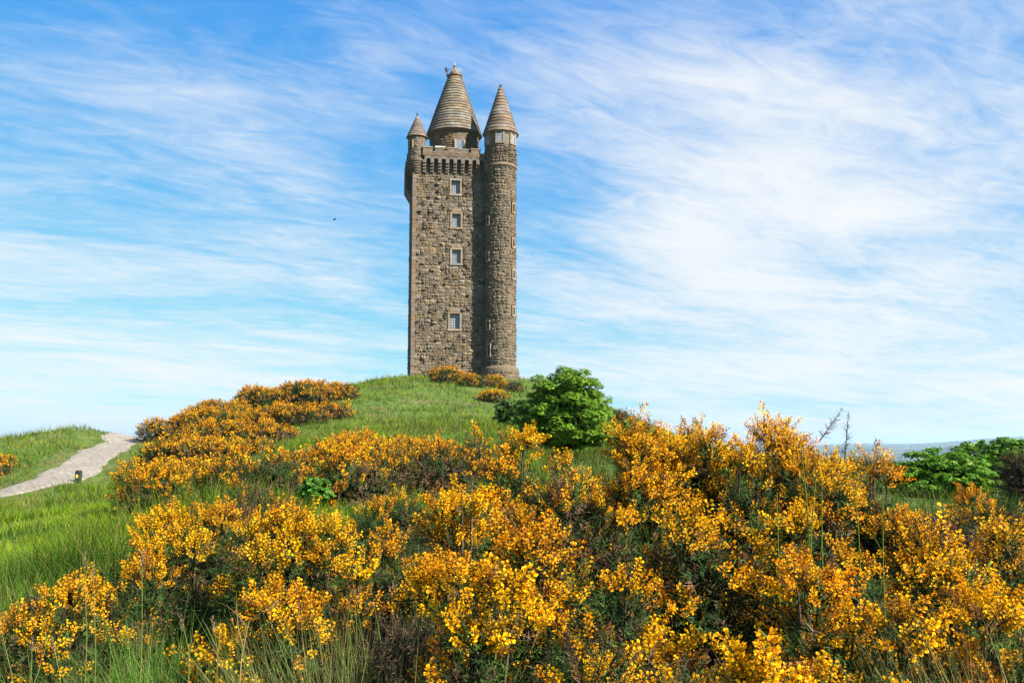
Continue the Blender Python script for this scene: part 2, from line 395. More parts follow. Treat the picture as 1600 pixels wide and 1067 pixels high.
def tower_body():
    a = Acc()
    # front wall as a sheet with real openings, other sides plain
    xs = sorted({-W2, W2} | {x - w / 2 for x, z, w, h in WL} | {x + w / 2 for x, z, w, h in WL})
    zs = sorted({-1.5, Z_PAR} | {z - h / 2 for x, z, w, h in WL} | {z + h / 2 for x, z, w, h in WL})
    for i in range(len(xs) - 1):
        for j in range(len(zs) - 1):
            mx, mz = (xs[i] + xs[i + 1]) / 2, (zs[j] + zs[j + 1]) / 2
            if any(abs(mx - x) < w / 2 and abs(mz - z) < h / 2 for x, z, w, h in WL): continue
            a.quads([(xs[i], 0, zs[j]), (xs[i + 1], 0, zs[j]), (xs[i + 1], 0, zs[j + 1]), (xs[i], 0, zs[j + 1])], [(0, 1, 2, 3)])
    for x, z, w, h in WL:          # reveals
        x0, x1, z0, z1 = x - w / 2, x + w / 2, z - h / 2, z + h / 2
        v = [(x0, 0, z0), (x1, 0, z0), (x1, 0, z1), (x0, 0, z1), (x0, .45, z0), (x1, .45, z0), (x1, .45, z1), (x0, .45, z1)]
        a.quads(v, [(0, 4, 5, 1), (1, 5, 6, 2), (2, 6, 7, 3), (3, 7, 4, 0)])
    D = 10.0
    a.quads([(-W2, 0, -1.5), (-W2, D, -1.5), (-W2, D, Z_PAR), (-W2, 0, Z_PAR)], [(3, 2, 1, 0)])
    a.quads([(W2, 0, -1.5), (W2, D, -1.5), (W2, D, Z_PAR), (W2, 0, Z_PAR)], [(0, 1, 2, 3)])
    a.quads([(-W2, D, -1.5), (W2, D, -1.5), (W2, D, Z_PAR), (-W2, D, Z_PAR)], [(3, 2, 1, 0)])
    a.quads([(-W2, 0, Z_PAR), (W2, 0, Z_PAR), (W2, D, Z_PAR), (-W2, D, Z_PAR)], [(0, 1, 2, 3)])
    a.build('wall', mortar_m, tower)
    b = Acc(); b.lathe([(TR + .40, -1.6), (TR + .40, zl(580)), (TR + .32, zl(576)), (TR + .06, zl(573)), (TR - .03, zl(571)), (TR - .03, zl(262))], *TC, 56)
    b.build('stair_turret_wall', mortar_m, tower)
tower_body()

def stone_variant(k):
    """rock-faced stone: unit footprint x,z in -0.5..0.5, outer face towards -y, relief about 1"""
    r = np.random.default_rng(100 + k); nx, nz = 5, 4
    V = []; 
    for j in range(nz):
        for i in range(nx):
            x = -0.5 + i / (nx - 1); z = -0.5 + j / (nz - 1)
            edge = (i in (0, nx - 1)) + (j in (0, nz - 1))
            if edge: y = -0.12 - r.uniform(0, .30)
            else: y = -0.30 - r.uniform(0, .95)
            if edge == 2: x *= r.uniform(.72, 1.0); z *= r.uniform(.68, 1.0)
            elif not edge: x += r.uniform(-.05, .05); z += r.uniform(-.06, .06)
            else:
                if i in (0, nx - 1): x *= r.uniform(.88, 1.06)
                else: z *= r.uniform(.80, 1.08)
            V.append((x, y, z))
    T = []
    for j in range(nz - 1):
        for i in range(nx - 1):
            a = j * nx + i; T += [(a, a + 1, a + nx + 1), (a, a + nx + 1, a + nx)] if r.random() < .5 else [(a, a + 1, a + nx), (a + 1, a + nx + 1, a + nx)]
    rim = [i for i in range(nx)] + [j * nx + nx - 1 for j in range(1, nz)] + [(nz - 1) * nx + i for i in range(nx - 2, -1, -1)] + [j * nx for j in range(nz - 2, 0, -1)]
    n0 = len(V)
    for q in rim: V.append((V[q][0], 0.15, V[q][2]))
    m = len(rim)
    for q in range(m):
        a, b = rim[q], rim[(q + 1) % m]; c, d = n0 + (q + 1) % m, n0 + q
        T += [(b, a, d), (b, d, c)]
    return np.array(V), np.array(T)
SV = [stone_variant(k) for k in range(14)]
SVM = [mesh_np('stone', v, t, np.full((len(v), 3), 1.0)) for v, t in SV]
for m_ in SVM: m_.materials.append(stone_m)

def rubble_rows(u0, u1, z0, z1, hmin, hmax, wmin, wmax, blocked, r):
    """uncoursed rubble: cut the wall by random joints, leaving the openings free"""
    rects = [(u0, u1, z0, z1)]
    for (x0, x1, y0, y1) in blocked:
        nr = []
        for (a, b, c, d) in rects:
            if x0 >= b or x1 <= a or y0 >= d or y1 <= c: nr.append((a, b, c, d)); continue
            if c < y0: nr.append((a, b, c, y0))
            if y1 < d: nr.append((a, b, y1, d))
            lo, hi = max(c, y0), min(d, y1)
            if a < x0: nr.append((a, x0, lo, hi))
            if x1 < b: nr.append((x1, b, lo, hi))
        rects = nr
    out = []
    hm, wm = (hmin + hmax) / 2, (wmin + wmax) * .5
    while rects:
        a, b, c, d = rects.pop(); w, h = b - a, d - c
        if w < .07 or h < .07: continue
        th, tw = hm * r.uniform(.85, 1.7), wm * r.uniform(.8, 1.9)
        if h > th * 1.25 and (h / hm > w / wm or w < tw):
            f = r.uniform(.36, .64) if h > hm * 2.6 else r.uniform(.4, .6); m = c + h * f; rects += [(a, b, c, m), (a, b, m, d)]
        elif w > tw:
            f = r.uniform(.34, .66); m = a + w * f; rects += [(a, m, c, d), (m, b, c, d)]
        elif h > hmax * 1.35:
            m = c + h * r.uniform(.38, .62); rects += [(a, b, c, m), (a, b, m, d)]
        else: out.append((a, b, c, d))
    return out
def stone_tint(r, n):
    g = r.uniform(.78, 1.14, n)[:, None]; c = np.ones((n, 3)) * g
    c[:, 0] *= r.uniform(.95, 1.1, n); c[:, 2] *= r.uniform(.85, 1.15, n)
    d = r.random(n) < .12; c[d] *= np.array([.62, .66, .72]); return c
def tower_stones():
    r = np.random.default_rng(31)
    blocked = [(x - w / 2 - .3, x + w / 2 + .3, z - h / 2 - .32, z + h / 2 + .3) for x, z, w, h in WL]
    for x, z, w, h in WL[1:]: blocked.append((x - w / 2 - .12, x + w / 2 + .12, z + h / 2 + .3, z + h / 2 + .92))
    st = rubble_rows(-W2 + .44, W2 - .3, -.6, Z_TOP, .24, .46, .42, .86, blocked, r)
    vis = [s for s in st if s[1] < 4.3]
    vis.sort(key=lambda s: -(s[1] - s[0]) * (s[3] - s[2]))
    single = set(vis[:300])
    acc = Acc()
    for s in st:
        w, h = (s[1] - s[0]) - .01, (s[3] - s[2]) - .01; k = int(r.integers(len(SV)))
        dep = r.uniform(.04, .14) if r.random() < .8 else r.uniform(.16, .32)
        fl = -1 if r.random() < .5 else 1
        cx, cz = (s[0] + s[1]) / 2, (s[2] + s[3]) / 2
        if s in single:
            o = bpy.data.objects.new('stone', SVM[k]); col.objects.link(o); o.parent = tower
            o.location = (cx, 0, cz); o.scale = (w, dep, h)
            o.rotation_euler = (0, r.normal(0, .06), 0) if fl > 0 else (0, math.pi + r.normal(0, .06), 0)
        else:
            v, t = SV[k]; acc.add(v * np.array([w, dep, h]) + np.array([cx, 0, cz]), t, stone_tint(r, 1)[0])
    # left flank, in shade
    for s in rubble_rows(.62, 10 - .1, -.6, Z_TOP, .26, .58, .55, 1.25, [(5.0, 9.6, zl(318, 7), 99)], r):
        k = int(r.integers(len(SV))); v, t = SV[k]
        q = v * np.array([s[1] - s[0] - .03, r.uniform(.03, .09), s[3] - s[2] - .03])
        q = np.stack([q[:, 1] - W2, -q[:, 0] + (s[0] + s[1]) / 2, q[:, 2] + (s[2] + s[3]) / 2], 1)
        acc.add(q, t, stone_tint(r, 1)[0])
    # round turret
    def ring(cx, cy, rad, z0, z1, hmin, hmax, wmin, wmax, a0, a1, blk=(), dmul=1.0):
        for s in rubble_rows(a0 * rad, a1 * rad, z0, z1, hmin, hmax, wmin, wmax, [(b[0] * rad, b[1] * rad, b[2], b[3]) for b in blk], r):
            k = int(r.integers(len(SV))); v, t = SV[k]
            q = v * np.array([s[1] - s[0] - .03, r.uniform(.10, .24) * dmul, s[3] - s[2] - .03])
            th = (q[:, 0] + (s[0] + s[1]) / 2) / rad; rr = rad - q[:, 1]
            acc.add(np.stack([cx + rr * np.sin(th), cy - rr * np.cos(th), q[:, 2] + (s[2] + s[3]) / 2], 1), t, stone_tint(r, 1)[0])
    sb = []
    for th, z, hh in SLITS: sb.append((th - .24, th + .24, z - hh / 2 - .22, z + hh / 2 + .22))
    ring(*TC, TR - .05, zl(571), zl(263), .22, .42, .4, .95, -1.7, 2.4, sb, .8)
    ring(*TC, TR + .36, -.8, zl(580), .3, .45, .5, 1.0, -1.7, 2.4, (), .7)
    ring(TC[0], TC[1], TR + .02, zl(257), zl(231), .22, .36, .4, .8, -1.9, 2.4, (), .8)
    ring(*BC, BR - .06, zl(253), zl(219), .24, .38, .35, .7, -2.6, 2.0, [(-.75 - .3, -.75 + .3, zl(236), zl(223))], .55)
    acc.build('rubble_stones', stone_m, tower, kind='stuff')
def slit_theta(px, R_=TR):
    c = P(782, 400, YF).x; return math.asin(max(-.97, min(.97, (px - 782) * px_m(YF) / R_))) - R(0) - YAW
SLITS = [(slit_theta(802), zl(327), .95), (slit_theta(802), zl(381), .95), (slit_theta(802.3), zl(430), .95), (slit_theta(802.3), zl(487), .95),
         (slit_theta(765), zl(548), 1.3), (slit_theta(764), zl(509), .9), (slit_theta(763), zl(403), .9), (slit_theta(763), zl(347), .9)]
BC = (-4.55, .45); BR = 1.13      # corner bartizan on the left
tower_stones()

def quoins():
    z = -.6; k = 0; r = np.random.default_rng(5)
    meshes = []
    for w, d in ((.68, .40), (.44, .62)):
        a = Acc(); e = .015
        x0, x1, y0, y1 = -.06, w, -.15, d
        v = [(x0, y0 + e, 0), (x0 + e, y0, 0), (x1 - e, y0, 0), (x1, y0 + e, 0), (x1, .1, 0), (.1, .1, 0), (.1, y1, 0), (x0 + e, y1, 0), (x0, y1 - e, 0)]
        n = len(v); v2 = v + [(x, y, 1) for x, y, _ in v]
        q = [(i, (i + 1) % n, n + (i + 1) % n, n + i) for i in range(n)] + [tuple(range(n - 1, -1, -1)), tuple(range(n, 2 * n))]
        a.quads(v2, q); me = mesh_np('quoin', np.concatenate(a.V), np.concatenate(a.T), np.concatenate(a.C)); me.materials.append(quoin_m); meshes.append(me)
    while z < Z_TOP - .1:
        h = min(r.uniform(.42, .6), Z_TOP - z)
        o = bpy.data.objects.new('quoin', meshes[k % 2]); col.objects.link(o); o.parent = tower
        o.location = (-W2, 0, z + .012); o.scale = (1, 1 + r.uniform(-.25, .05), h - .024); z += h; k += 1
quoins()

def windows():
    def frame_mesh(w, h, t, y0, y1):
        a = Acc(); W, H = w / 2, h / 2
        return a
    for i, (x, z, w, h) in enumerate(WL):
        win = empty('window', (x, 0, z)); win.parent = tower
        a = Acc(); t = .22
        a.box(-w / 2 - t, w / 2 + t, -.13, .06, h / 2 + .0, h / 2 + .27); a.build('lintel', dress_m, win)
        a = Acc(); a.box(-w / 2 - t - .06, w / 2 + t + .06, -.18, .06, -h / 2 - .24, -h / 2); a.build('sill', dress_m, win)
        for s in (-1, 1):
            a = Acc(); x0, x1 = sorted((s * (w / 2 - .003), s * (w / 2 + t)))
            a.box(x0, x1, -.12, .06, -h / 2 + .002, h / 2 - .002); a.build('jamb', dress_m, win)
        a = Acc(); a.box(-w / 2, w / 2, .36, .38, -h / 2, h / 2); pane = a.build('pane', glass_m, win)
        a = Acc(); nb, nh = 4, 6
        for k in range(nb + 1):
            u = -w / 2 + w * k / nb; a.box(u - .022, u + .022, .30, .357, -h / 2, h / 2)
        for k in range(nh + 1):
            u = -h / 2 + h * k / nh; a.box(-w / 2, w / 2, .303, .354, u - .022, u + .022)
        a.build('glazing_bars', bar_m, win)
        if i:                      # relieving arch of thin voussoirs
            arch = empty('relieving_arch', (x, 0, z + h / 2 + .12)); arch.parent = tower
            n = 8; ro, ri = 1.35, .95
            for k in range(n):
                a0 = R(58 + 64 * k / n) + .012; a1 = R(58 + 64 * (k + 1) / n) - .012
                pts = [(ri * math.cos(a0), ri * math.sin(a0) - .75), (ro * math.cos(a0), ro * math.sin(a0) - .75), (ro * math.cos(a1), ro * math.sin(a1) - .75), (ri * math.cos(a1), ri * math.sin(a1) - .75)]
                b = Acc(); v = [(p[0], -.16, p[1]) for p in pts] + [(p[0], .05, p[1]) for p in pts]
                b.quads(v, [(0, 1, 2, 3)[::-1], (0, 4, 5, 1)[::-1], (1, 5, 6, 2)[::-1], (2, 6, 7, 3)[::-1], (3, 7, 4, 0)[::-1]]); b.build('voussoir', dress_m, arch)
    for th, z, hh in SLITS:
        s_ = empty('slit_window', (TC[0] + TR * math.sin(th), TC[1] - TR * math.cos(th), z), th); s_.parent = tower
        a = Acc(); w = .34
        a.box(-w / 2 - .16, w / 2 + .16, -.15, .12, hh / 2, hh / 2 + .2); a.box(-w / 2 - .16, w / 2 + .16, -.15, .12, -hh / 2 - .2, -hh / 2)
        for q in (-1, 1):
            x0, x1 = sorted((q * w / 2, q * (w / 2 + .155))); a.box(x0, x1, -.145, .12, -hh / 2 + .002, hh / 2 - .002)
        a.build('surround', dress_m, s_)
        a = Acc(); a.box(-w / 2, w / 2, .02, .05, -hh / 2, hh / 2); a.build('pane', void_m, s_)  # near-black sheet, the dark depth of the slit put into its colour
windows()

def tops():
    # corbel table: stepped corbels with round-headed openings between them
    PR = .75
    pitch = .97; xs0 = -3.62
    nc = 9
    zc0, zc1 = Z_ARCH0 - .05, Z_ARCH1
    hstep = (zc1 - zc0) * .2
    a = Acc()
    for k in range(4):
        z0 = zc0 + hstep * k; a.box(-.22, .22, -PR * (.3 + .7 * k / 3) , .1, z0 + .03, z0 + hstep)
        a.box(-.2, .2, -PR * (.22 + .7 * k / 3), .1, z0, z0 + .03)
    me = mesh_np('corbel', np.concatenate(a.V), np.concatenate(a.T), np.concatenate(a.C)); me.materials.append(corb_m)
    for k in range(nc):
        o = bpy.data.objects.new('corbel', me); col.objects.link(o); o.parent = tower; o.location = (xs0 + pitch * k, 0, 0)
    for k in range(10):            # left flank
        o = bpy.data.objects.new('corbel', me); col.objects.link(o); o.parent = tower; o.location = (-W2, .9 + pitch * k, 0); o.rotation_euler = (0, 0, -math.pi / 2)
    def arch_band(length, n, off, name):
        """band of n arches starting at x=0, outer face y=-PR"""
        b = Acc(); zs = zc0 + hstep * 4; zt = Z_ARCH1 + .25
        r_ = .27; yo, yi = -PR, -PR + .32
        for k in range(n):
            x0 = off + pitch * k; x1 = x0 + pitch; xm = (x0 + x1) / 2
            prof = [(xm - r_, zs)] + [(xm + r_ * math.cos(t), zc1 - .35 + r_ * math.sin(t)) for t in np.linspace(math.pi, 0, 9)] + [(xm + r_, zs)]
            m = len(prof)
            # left leg, right leg and spandrel as strips to the top edge
            top = [(x0, zt)] + [(x0 + pitch * i / (m - 1), zt) for i in range(1, m - 1)] + [(x1, zt)]
            v = [(p[0], yo, p[1]) for p in prof] + [(p[0], yo, p[1]) for p in top] + [(p[0], yi, p[1]) for p in prof] + [(p[0], yi, p[1]) for p in top]
            q = []
            for i in range(m - 1):
                q.append((i, i + 1, m + i + 1, m + i)); q.append((2 * m + i + 1, 2 * m + i, 3 * m + i, 3 * m + i + 1)); q.append((i + 1, i, 2 * m + i, 2 * m + i + 1))
            b.quads(v, q)
            for (xa, xb) in ((x0, xm - r_), (xm + r_, x1)):
                b.quads([(xa, yo, zs), (xb, yo, zs), (xb, yo, zt), (xa, yo, zt), (xa, yi, zs), (xb, yi, zs), (xb, yi, zt), (xa, yi, zt)],
                        [(0, 1, 2, 3), (4, 0, 3, 7), (1, 5, 6, 2), (0, 4, 5, 1)])
        return b, zt
    b, zt = arch_band(0, nc - 1, xs0, 'x'); b.build('arch_band', corb_m, tower)
    b, zt = arch_band(0, 9, 0, 'x'); o = b.build('arch_band', corb_m, tower); o.location = (-W2, .9 + pitch * 9, 0); o.rotation_euler = (0, 0, -math.pi / 2)
    # parapet wall above the arches
    a = Acc(); x0, x1 = xs0 - .25, W2 - .2
    a.box(x0, x1, -PR - .03, -PR + .38, zt, Z_PAR + .12); a.build('parapet', corb_m, tower)
    a = Acc(); a.box(-W2 - PR - .03, -W2 - PR + .38, .6, 10 + PR, zt, Z_PAR + .12); a.build('parapet', corb_m, tower)
    a = Acc(); a.box(-W2 - PR + .385, W2 + PR, 10 + PR - .4, 10 + PR, zt - 1.6, Z_PAR + .4); a.build('parapet', corb_m, tower)
    a = Acc(); a.box(W2 + PR - .4, W2 + PR, TR, 10 + PR - .4, zt - 1.6, Z_PAR + .4); a.build('parapet', corb_m, tower)
    a = Acc(); a.box(xs0, W2, -PR + .36, -.003, Z_ARCH1 + .3, Z_ARCH1 + .45); a.box(-W2 - PR + .36, -W2 - .003, .5, 10, Z_ARCH1 + .3, Z_ARCH1 + .45); a.build('wall_walk', mortar_m, tower)
    mw = 1.18; gap = .34; x = xs0 - .2; k = 0
    while x + mw < W2 - .2:
        hgt = .0 if k % 2 else .12
        m_ = empty('merlon', (x, -PR, Z_PAR + .12)); m_.parent = tower
        a = Acc(); a.box(0, mw, -.025, .375, .001, .38 + hgt); a.build('block', corb_m, m_)
        a = Acc(); a.box(-.06, mw + .06, -.09, .44, .381 + hgt, .52 + hgt); a.build('coping', dress_m, m_)
        a = Acc(); a.box(mw + .02, mw + gap - .02, -.08, .43, -.10, .03); a.build('crenel_sill', dress_m, m_)
        x += mw + gap; k += 1
    a = Acc(); a.box(-2.3, -1.0, -PR + .1, -PR + .22, Z_PAR + .82, Z_PAR + .90); a.build('white_board', white_m, tower)
    # drum and main cone
    CC = (0.55, 4.6); zd0 = Z_PAR - .3
    ze = zl(213.5, 4.6); CR = 3.6
    a = Acc(); a.lathe([(3.2, zd0), (3.2, ze + .3)], *CC, 64); a.build('drum', mortar_m, tower)
    r = np.random.default_rng(77); acc = Acc()
    for s in rubble_rows(-1.6 * 3.2, 1.6 * 3.2, Z_PAR, ze, .3, .45, .6, 1.1, [(.15 * 3.2 - .7, .15 * 3.2 + .7, 0, 99)], r):
        v, t = SV[int(r.integers(len(SV)))]; q = v * np.array([s[1] - s[0] - .03, .1, s[3] - s[2] - .03])
        th = (q[:, 0] + (s[0] + s[1]) / 2) / 3.2; rr = 3.2 - q[:, 1]
        acc.add(np.stack([CC[0] + rr * np.sin(th), CC[1] - rr * np.cos(th), q[:, 2] + (s[2] + s[3]) / 2], 1), t, stone_tint(r, 1)[0])
    acc.build('drum_stones', stone_m, tower, kind='stuff')
    dw = empty('drum_window', (CC[0] + 3.2 * math.sin(.15), CC[1] - 3.2 * math.cos(.15), zl(227.5, 2)), .15); dw.parent = tower
    a = Acc(); a.box(-.75, -.45, -.16, .2, -.6, .6); a.build('jamb', dress_m, dw); a = Acc(); a.box(.45, .75, -.16, .2, -.6, .6); a.build('jamb', dress_m, dw)
    a = Acc(); a.box(-.45, .45, -.02, .03, -.6, .6); a.build('pane', glass_m, dw)
    def cone(name, c, r0, z0, r1, z1, n, mat, seg, rs, convex=0.0):
        roof = empty(name, (0, 0, 0)); roof.parent = tower
        rr = np.random.default_rng(rs)
        for k in range(n):
            f0, f1 = k / n, (k + 1) / n
            ra = r0 + (r1 - r0) * f0 + convex * math.sin(math.pi * f0); rb = r0 + (r1 - r0) * f1 + convex * math.sin(math.pi * f1)
            za, zb = z0 + (z1 - z0) * f0, z0 + (z1 - z0) * f1
            lip = .12 if r0 > 3 else .085
            a = Acc(); h = zb - za
            prof = [(ra - .10, za + .002), (ra + lip, za + .0), (ra + lip, za + h * .10), (rb + lip * .25, zb - .003), (rb - .1, zb - .003)]
            # cut the course into separate slabs with their own tint
            ns = max(7, int(2 * math.pi * ra / .75)); off = rr.uniform(0, 6.28); tone = rr.uniform(.90, 1.08)
            for s in range(ns):
                a0 = off + 2 * math.pi * s / ns; a1 = off + 2 * math.pi * (s + 1) / ns
                t_ = tone * rr.uniform(.72, 1.16); d_ = rr.uniform(-.012, .012)
                a.lathe([(p[0] + d_, p[1]) for p in prof], *c, max(2, seg // ns + 1), (t_ * rr.uniform(.97, 1.06), t_, t_ * rr.uniform(.9, 1.08)), a0 + .004, a1 - .004)
            a.build('course', mat, roof)
        return roof
    zn = zl(121, 4.6)
    rf = cone('main_roof', CC, CR, ze, .80, zn, 20, slate_m, 96, 3, 0.03)
    a = Acc(); a.lathe([(3.1, ze - .35), (CR - .25, ze - .25), (CR + .02, ze - .02), (CR - .1, ze - .004)], *CC, 72); a.build('eaves', corb_m, rf)
    a = Acc(); a.lathe([(.8, zn - .2), (1.0, zn), (1.08, zn + .1), (1.08, zn + .18), (.72, zn + .2), (.60, zn + .42), (.62, zn + .58), (.40, zn + .92), (.2, zn + 1.3), (.15, zn + 1.45), (.24, zn + 1.52), (.12, zn + 1.62)], *CC, 32); a.build('finial', copper_m, tower)
    a = Acc(); a.lathe([(.11, zn + 1.58), (.14, zn + 1.72), (.06, zn + 1.95), (.02, zn + 2.2), (0.0, zn + 2.4)], *CC, 12); a.build('finial_tip', metal_m, tower)
    rl = empty('top_railing', (*CC, zn + .22)); rl.parent = tower
    a = Acc()
    for zz in (.28, .55): a.lathe([(1.18, zz), (1.22, zz), (1.22, zz + .045), (1.18, zz + .045), (1.18, zz)], 0, 0, 28)
    a.build('rail', metal_m, rl)
    for k in range(10):
        t = 2 * math.pi * k / 10; a = Acc(); x, y = 1.2 * math.cos(t), 1.2 * math.sin(t); a.box(x - .025, x + .025, y - .025, y + .025, -.05, .55); a.build('post', metal_m, rl)
    a = Acc(); a.lathe([(0, .35), (.13, .4), (.17, .62), (.12, .95), (.05, 1.0), (0, 1.0)], -1.15, -.3, 10); a.box(-1.18, -1.12, -.33, -.27, -.1, .4); a.build('railing_fitting', black_m, rl)  # small black fitting beside the top railing, gives no light
    # ladder lying on the right slope of the main cone
    ld = empty('roof_ladder', (0, 0, 0)); ld.parent = tower
    th = R(-18); dirx = Vector((math.cos(th), math.sin(th), 0)); tang = Vector((-dirx.y, dirx.x, 0))
    pts = []
    for f in np.linspace(0.02, 1, 26):
        r_ = CR + (.80 - CR) * f + .03 * math.sin(math.pi * f) + .17; pts.append(Vector((CC[0], CC[1], ze + (zn - ze) * f)) + dirx * r_)
    for s in (-1, 1):
        a = Acc()
        for i in range(len(pts) - 1):
            p, q = pts[i] + tang * .2 * s, pts[i + 1] + tang * .2 * s; o1 = tang * .02; o2 = dirx * .03
            v = [p - o1, p + o1, p + o1 + o2, p - o1 + o2, q - o1, q + o1, q + o1 + o2, q - o1 + o2]
            a.quads([tuple(x) for x in v], [(0, 1, 5, 4), (1, 2, 6, 5), (2, 3, 7, 6), (3, 0, 4, 7)])
        a.build('stile', metal_m, ld)
    a = Acc()
    for i in range(len(pts) * 2 - 2):
        p = pts[i // 2] if i % 2 == 0 else (pts[i // 2] + pts[i // 2 + 1]) / 2
        v = [tuple(p + tang * s * .2 + dirx * d + Vector((0, 0, z))) for s in (-1, 1) for d in (0, .035) for z in (-.015, .015)]
        a.quads(v, [(0, 1, 3, 2), (4, 6, 7, 5), (0, 4, 5, 1), (2, 3, 7, 6), (0, 2, 6, 4), (1, 5, 7, 3)])
    a.build('rungs', metal_m, ld)
    # stair turret top
    zs = zl(262); ze2 = zl(210); zt2 = zl(130)
    a = Acc(); a.lathe([(TR - .05, zs - .25), (TR + .05, zs - .2), (TR + .2, zs - .02), (TR + .2, zs + .14), (TR + .02, zs + .3)], *TC, 56); a.build('string_course', corb_m, tower)
    a = Acc(); a.lathe([(TR + .0, zs + .1), (TR + .0, ze2 + .3)], *TC, 56); a.build('turret_drum', mortar_m, tower)
    a = Acc(); a.lathe([(TR + .03, zl(231)), (TR + .06, zl(231) + .02), (TR + .06, ze2), (TR, ze2 + .05)], *TC, 56); a.build('turret_ashlar', corb_m, tower)
    rf = cone('turret_roof', TC, TR + .30, ze2 + .05, .16, zt2 - .3, 14, slate2_m, 48, 9, 0.0)
    a = Acc(); a.lathe([(TR, ze2 - .28), (TR + .12, ze2 - .25), (TR + .3, ze2 + .03), (TR, ze2 + .045)], *TC, 56); a.build('eaves', corb_m, rf)
    a = Acc(); a.lathe([(.15, zt2 - .35), (.2, zt2 - .25), (.2, zt2 - .1), (.1, zt2), (0, zt2 + .1)], *TC, 12); a.build('finial', black_m, rf)
    for px in (757.5, 778.5, 799.5):
        th = math.asin((px - 779.5) * px_m(YF) / (TR + .1)) - YAW + R(.8)
        w_ = empty('turret_window', (TC[0] + (TR + .06) * math.sin(th), TC[1] - (TR + .06) * math.cos(th), zl(219.5)), th); w_.parent = tower
        for s in (-1, 1):
            x0, x1 = sorted((s * .36, s * .58)); a = Acc(); a.box(x0, x1, -.08, .2, -.66, .66); a.build('jamb', dress_m, w_)
        a = Acc(); a.box(-.58, .58, -.1, .2, -.82, -.662); a.build('sill', dress_m, w_)
        a = Acc(); a.box(-.36, .36, -.012, .03, -.66, .66); a.build('pane', glass_m, w_)
        a = Acc()
        for u in (-.12, .12): a.box(u - .02, u + .02, -.03, -.015, -.66, .66)
        for u in (-.33, 0, .33): a.box(-.36, .36, -.028, -.016, u - .02, u + .02)
        a.build('glazing_bars', bar_m, w_)
    # corner bartizan
    ze3 = zl(217); zt3 = zl(183)
    a = Acc(); z0 = Z_ARCH0 - .5; n = 7; prof = []
    for k in range(n):
        f = k / n; f2 = (k + 1) / n; r_ = .35 + (BR - .25) * f2 ** .7; zz = z0 + (zl(253) - z0) * f; z2 = z0 + (zl(253) - z0) * f2
        prof += [(r_ - .07, zz), (r_, zz + .04), (r_ + .02, z2 - .05), (r_ - .05, z2)]
    a.lathe(prof, *BC, 36); a.build('bartizan_corbelling', corb_m, tower)
    a = Acc(); a.lathe([(BR - .1, zl(254)), (BR - .03, zl(253)), (BR - .03, ze3 + .2)], *BC, 40); a.build('bartizan_wall', corb_m, tower)
    th = -.75; o = empty('bartizan_slit', (BC[0] + BR * math.sin(th), BC[1] - BR * math.cos(th), zl(229.5)), th); o.parent = tower
    a = Acc(); a.box(-.3, -.13, -.1, .1, -.5, .5); a.box(.13, .3, -.1, .1, -.5, .5); a.build('jamb', dress_m, o)
    a = Acc(); a.box(-.13, .13, -.03, .05, -.5, .5); a.build('pane', void_m, o)  # flat near-black sheet painted as the dark opening
    rf = cone('bartizan_roof', BC, BR + .16, ze3, .07, zt3, 9, slate2_m, 36, 21)
    a = Acc(); a.lathe([(BR - .05, ze3 - .2), (BR + .15, ze3 - .02), (BR, ze3 - .004)], *BC, 40); a.build('eaves', corb_m, rf)
    a = Acc(); a.lathe([(.06, zt3 - .05), (.13, zt3 + .08), (.06, zt3 + .18), (.1, zt3 + .3), (.02, zt3 + .5), (0, zt3 + .6)], *BC, 10); a.build('finial', black_m, rf)
    # projecting bay under the parapet of the left flank
    za, zb, zc_ = zl(316, 7), zl(300, 7), zl(262, 7)
    a = Acc(); y0, y1 = 5.2, 9.5
    pr = [(-W2 + .01, za), (-W2 - .82, zb), (-W2 - .82, zc_), (-W2 + .01, zc_)]
    v = [(x, y0, z) for x, z in pr] + [(x, y1, z) for x, z in pr]
    a.quads(v, [(0, 1, 2, 3), (7, 6, 5, 4), (0, 4, 5, 1), (1, 5, 6, 2), (2, 6, 7, 3)]); a.build('projecting_bay', stone_m, tower)
tops()
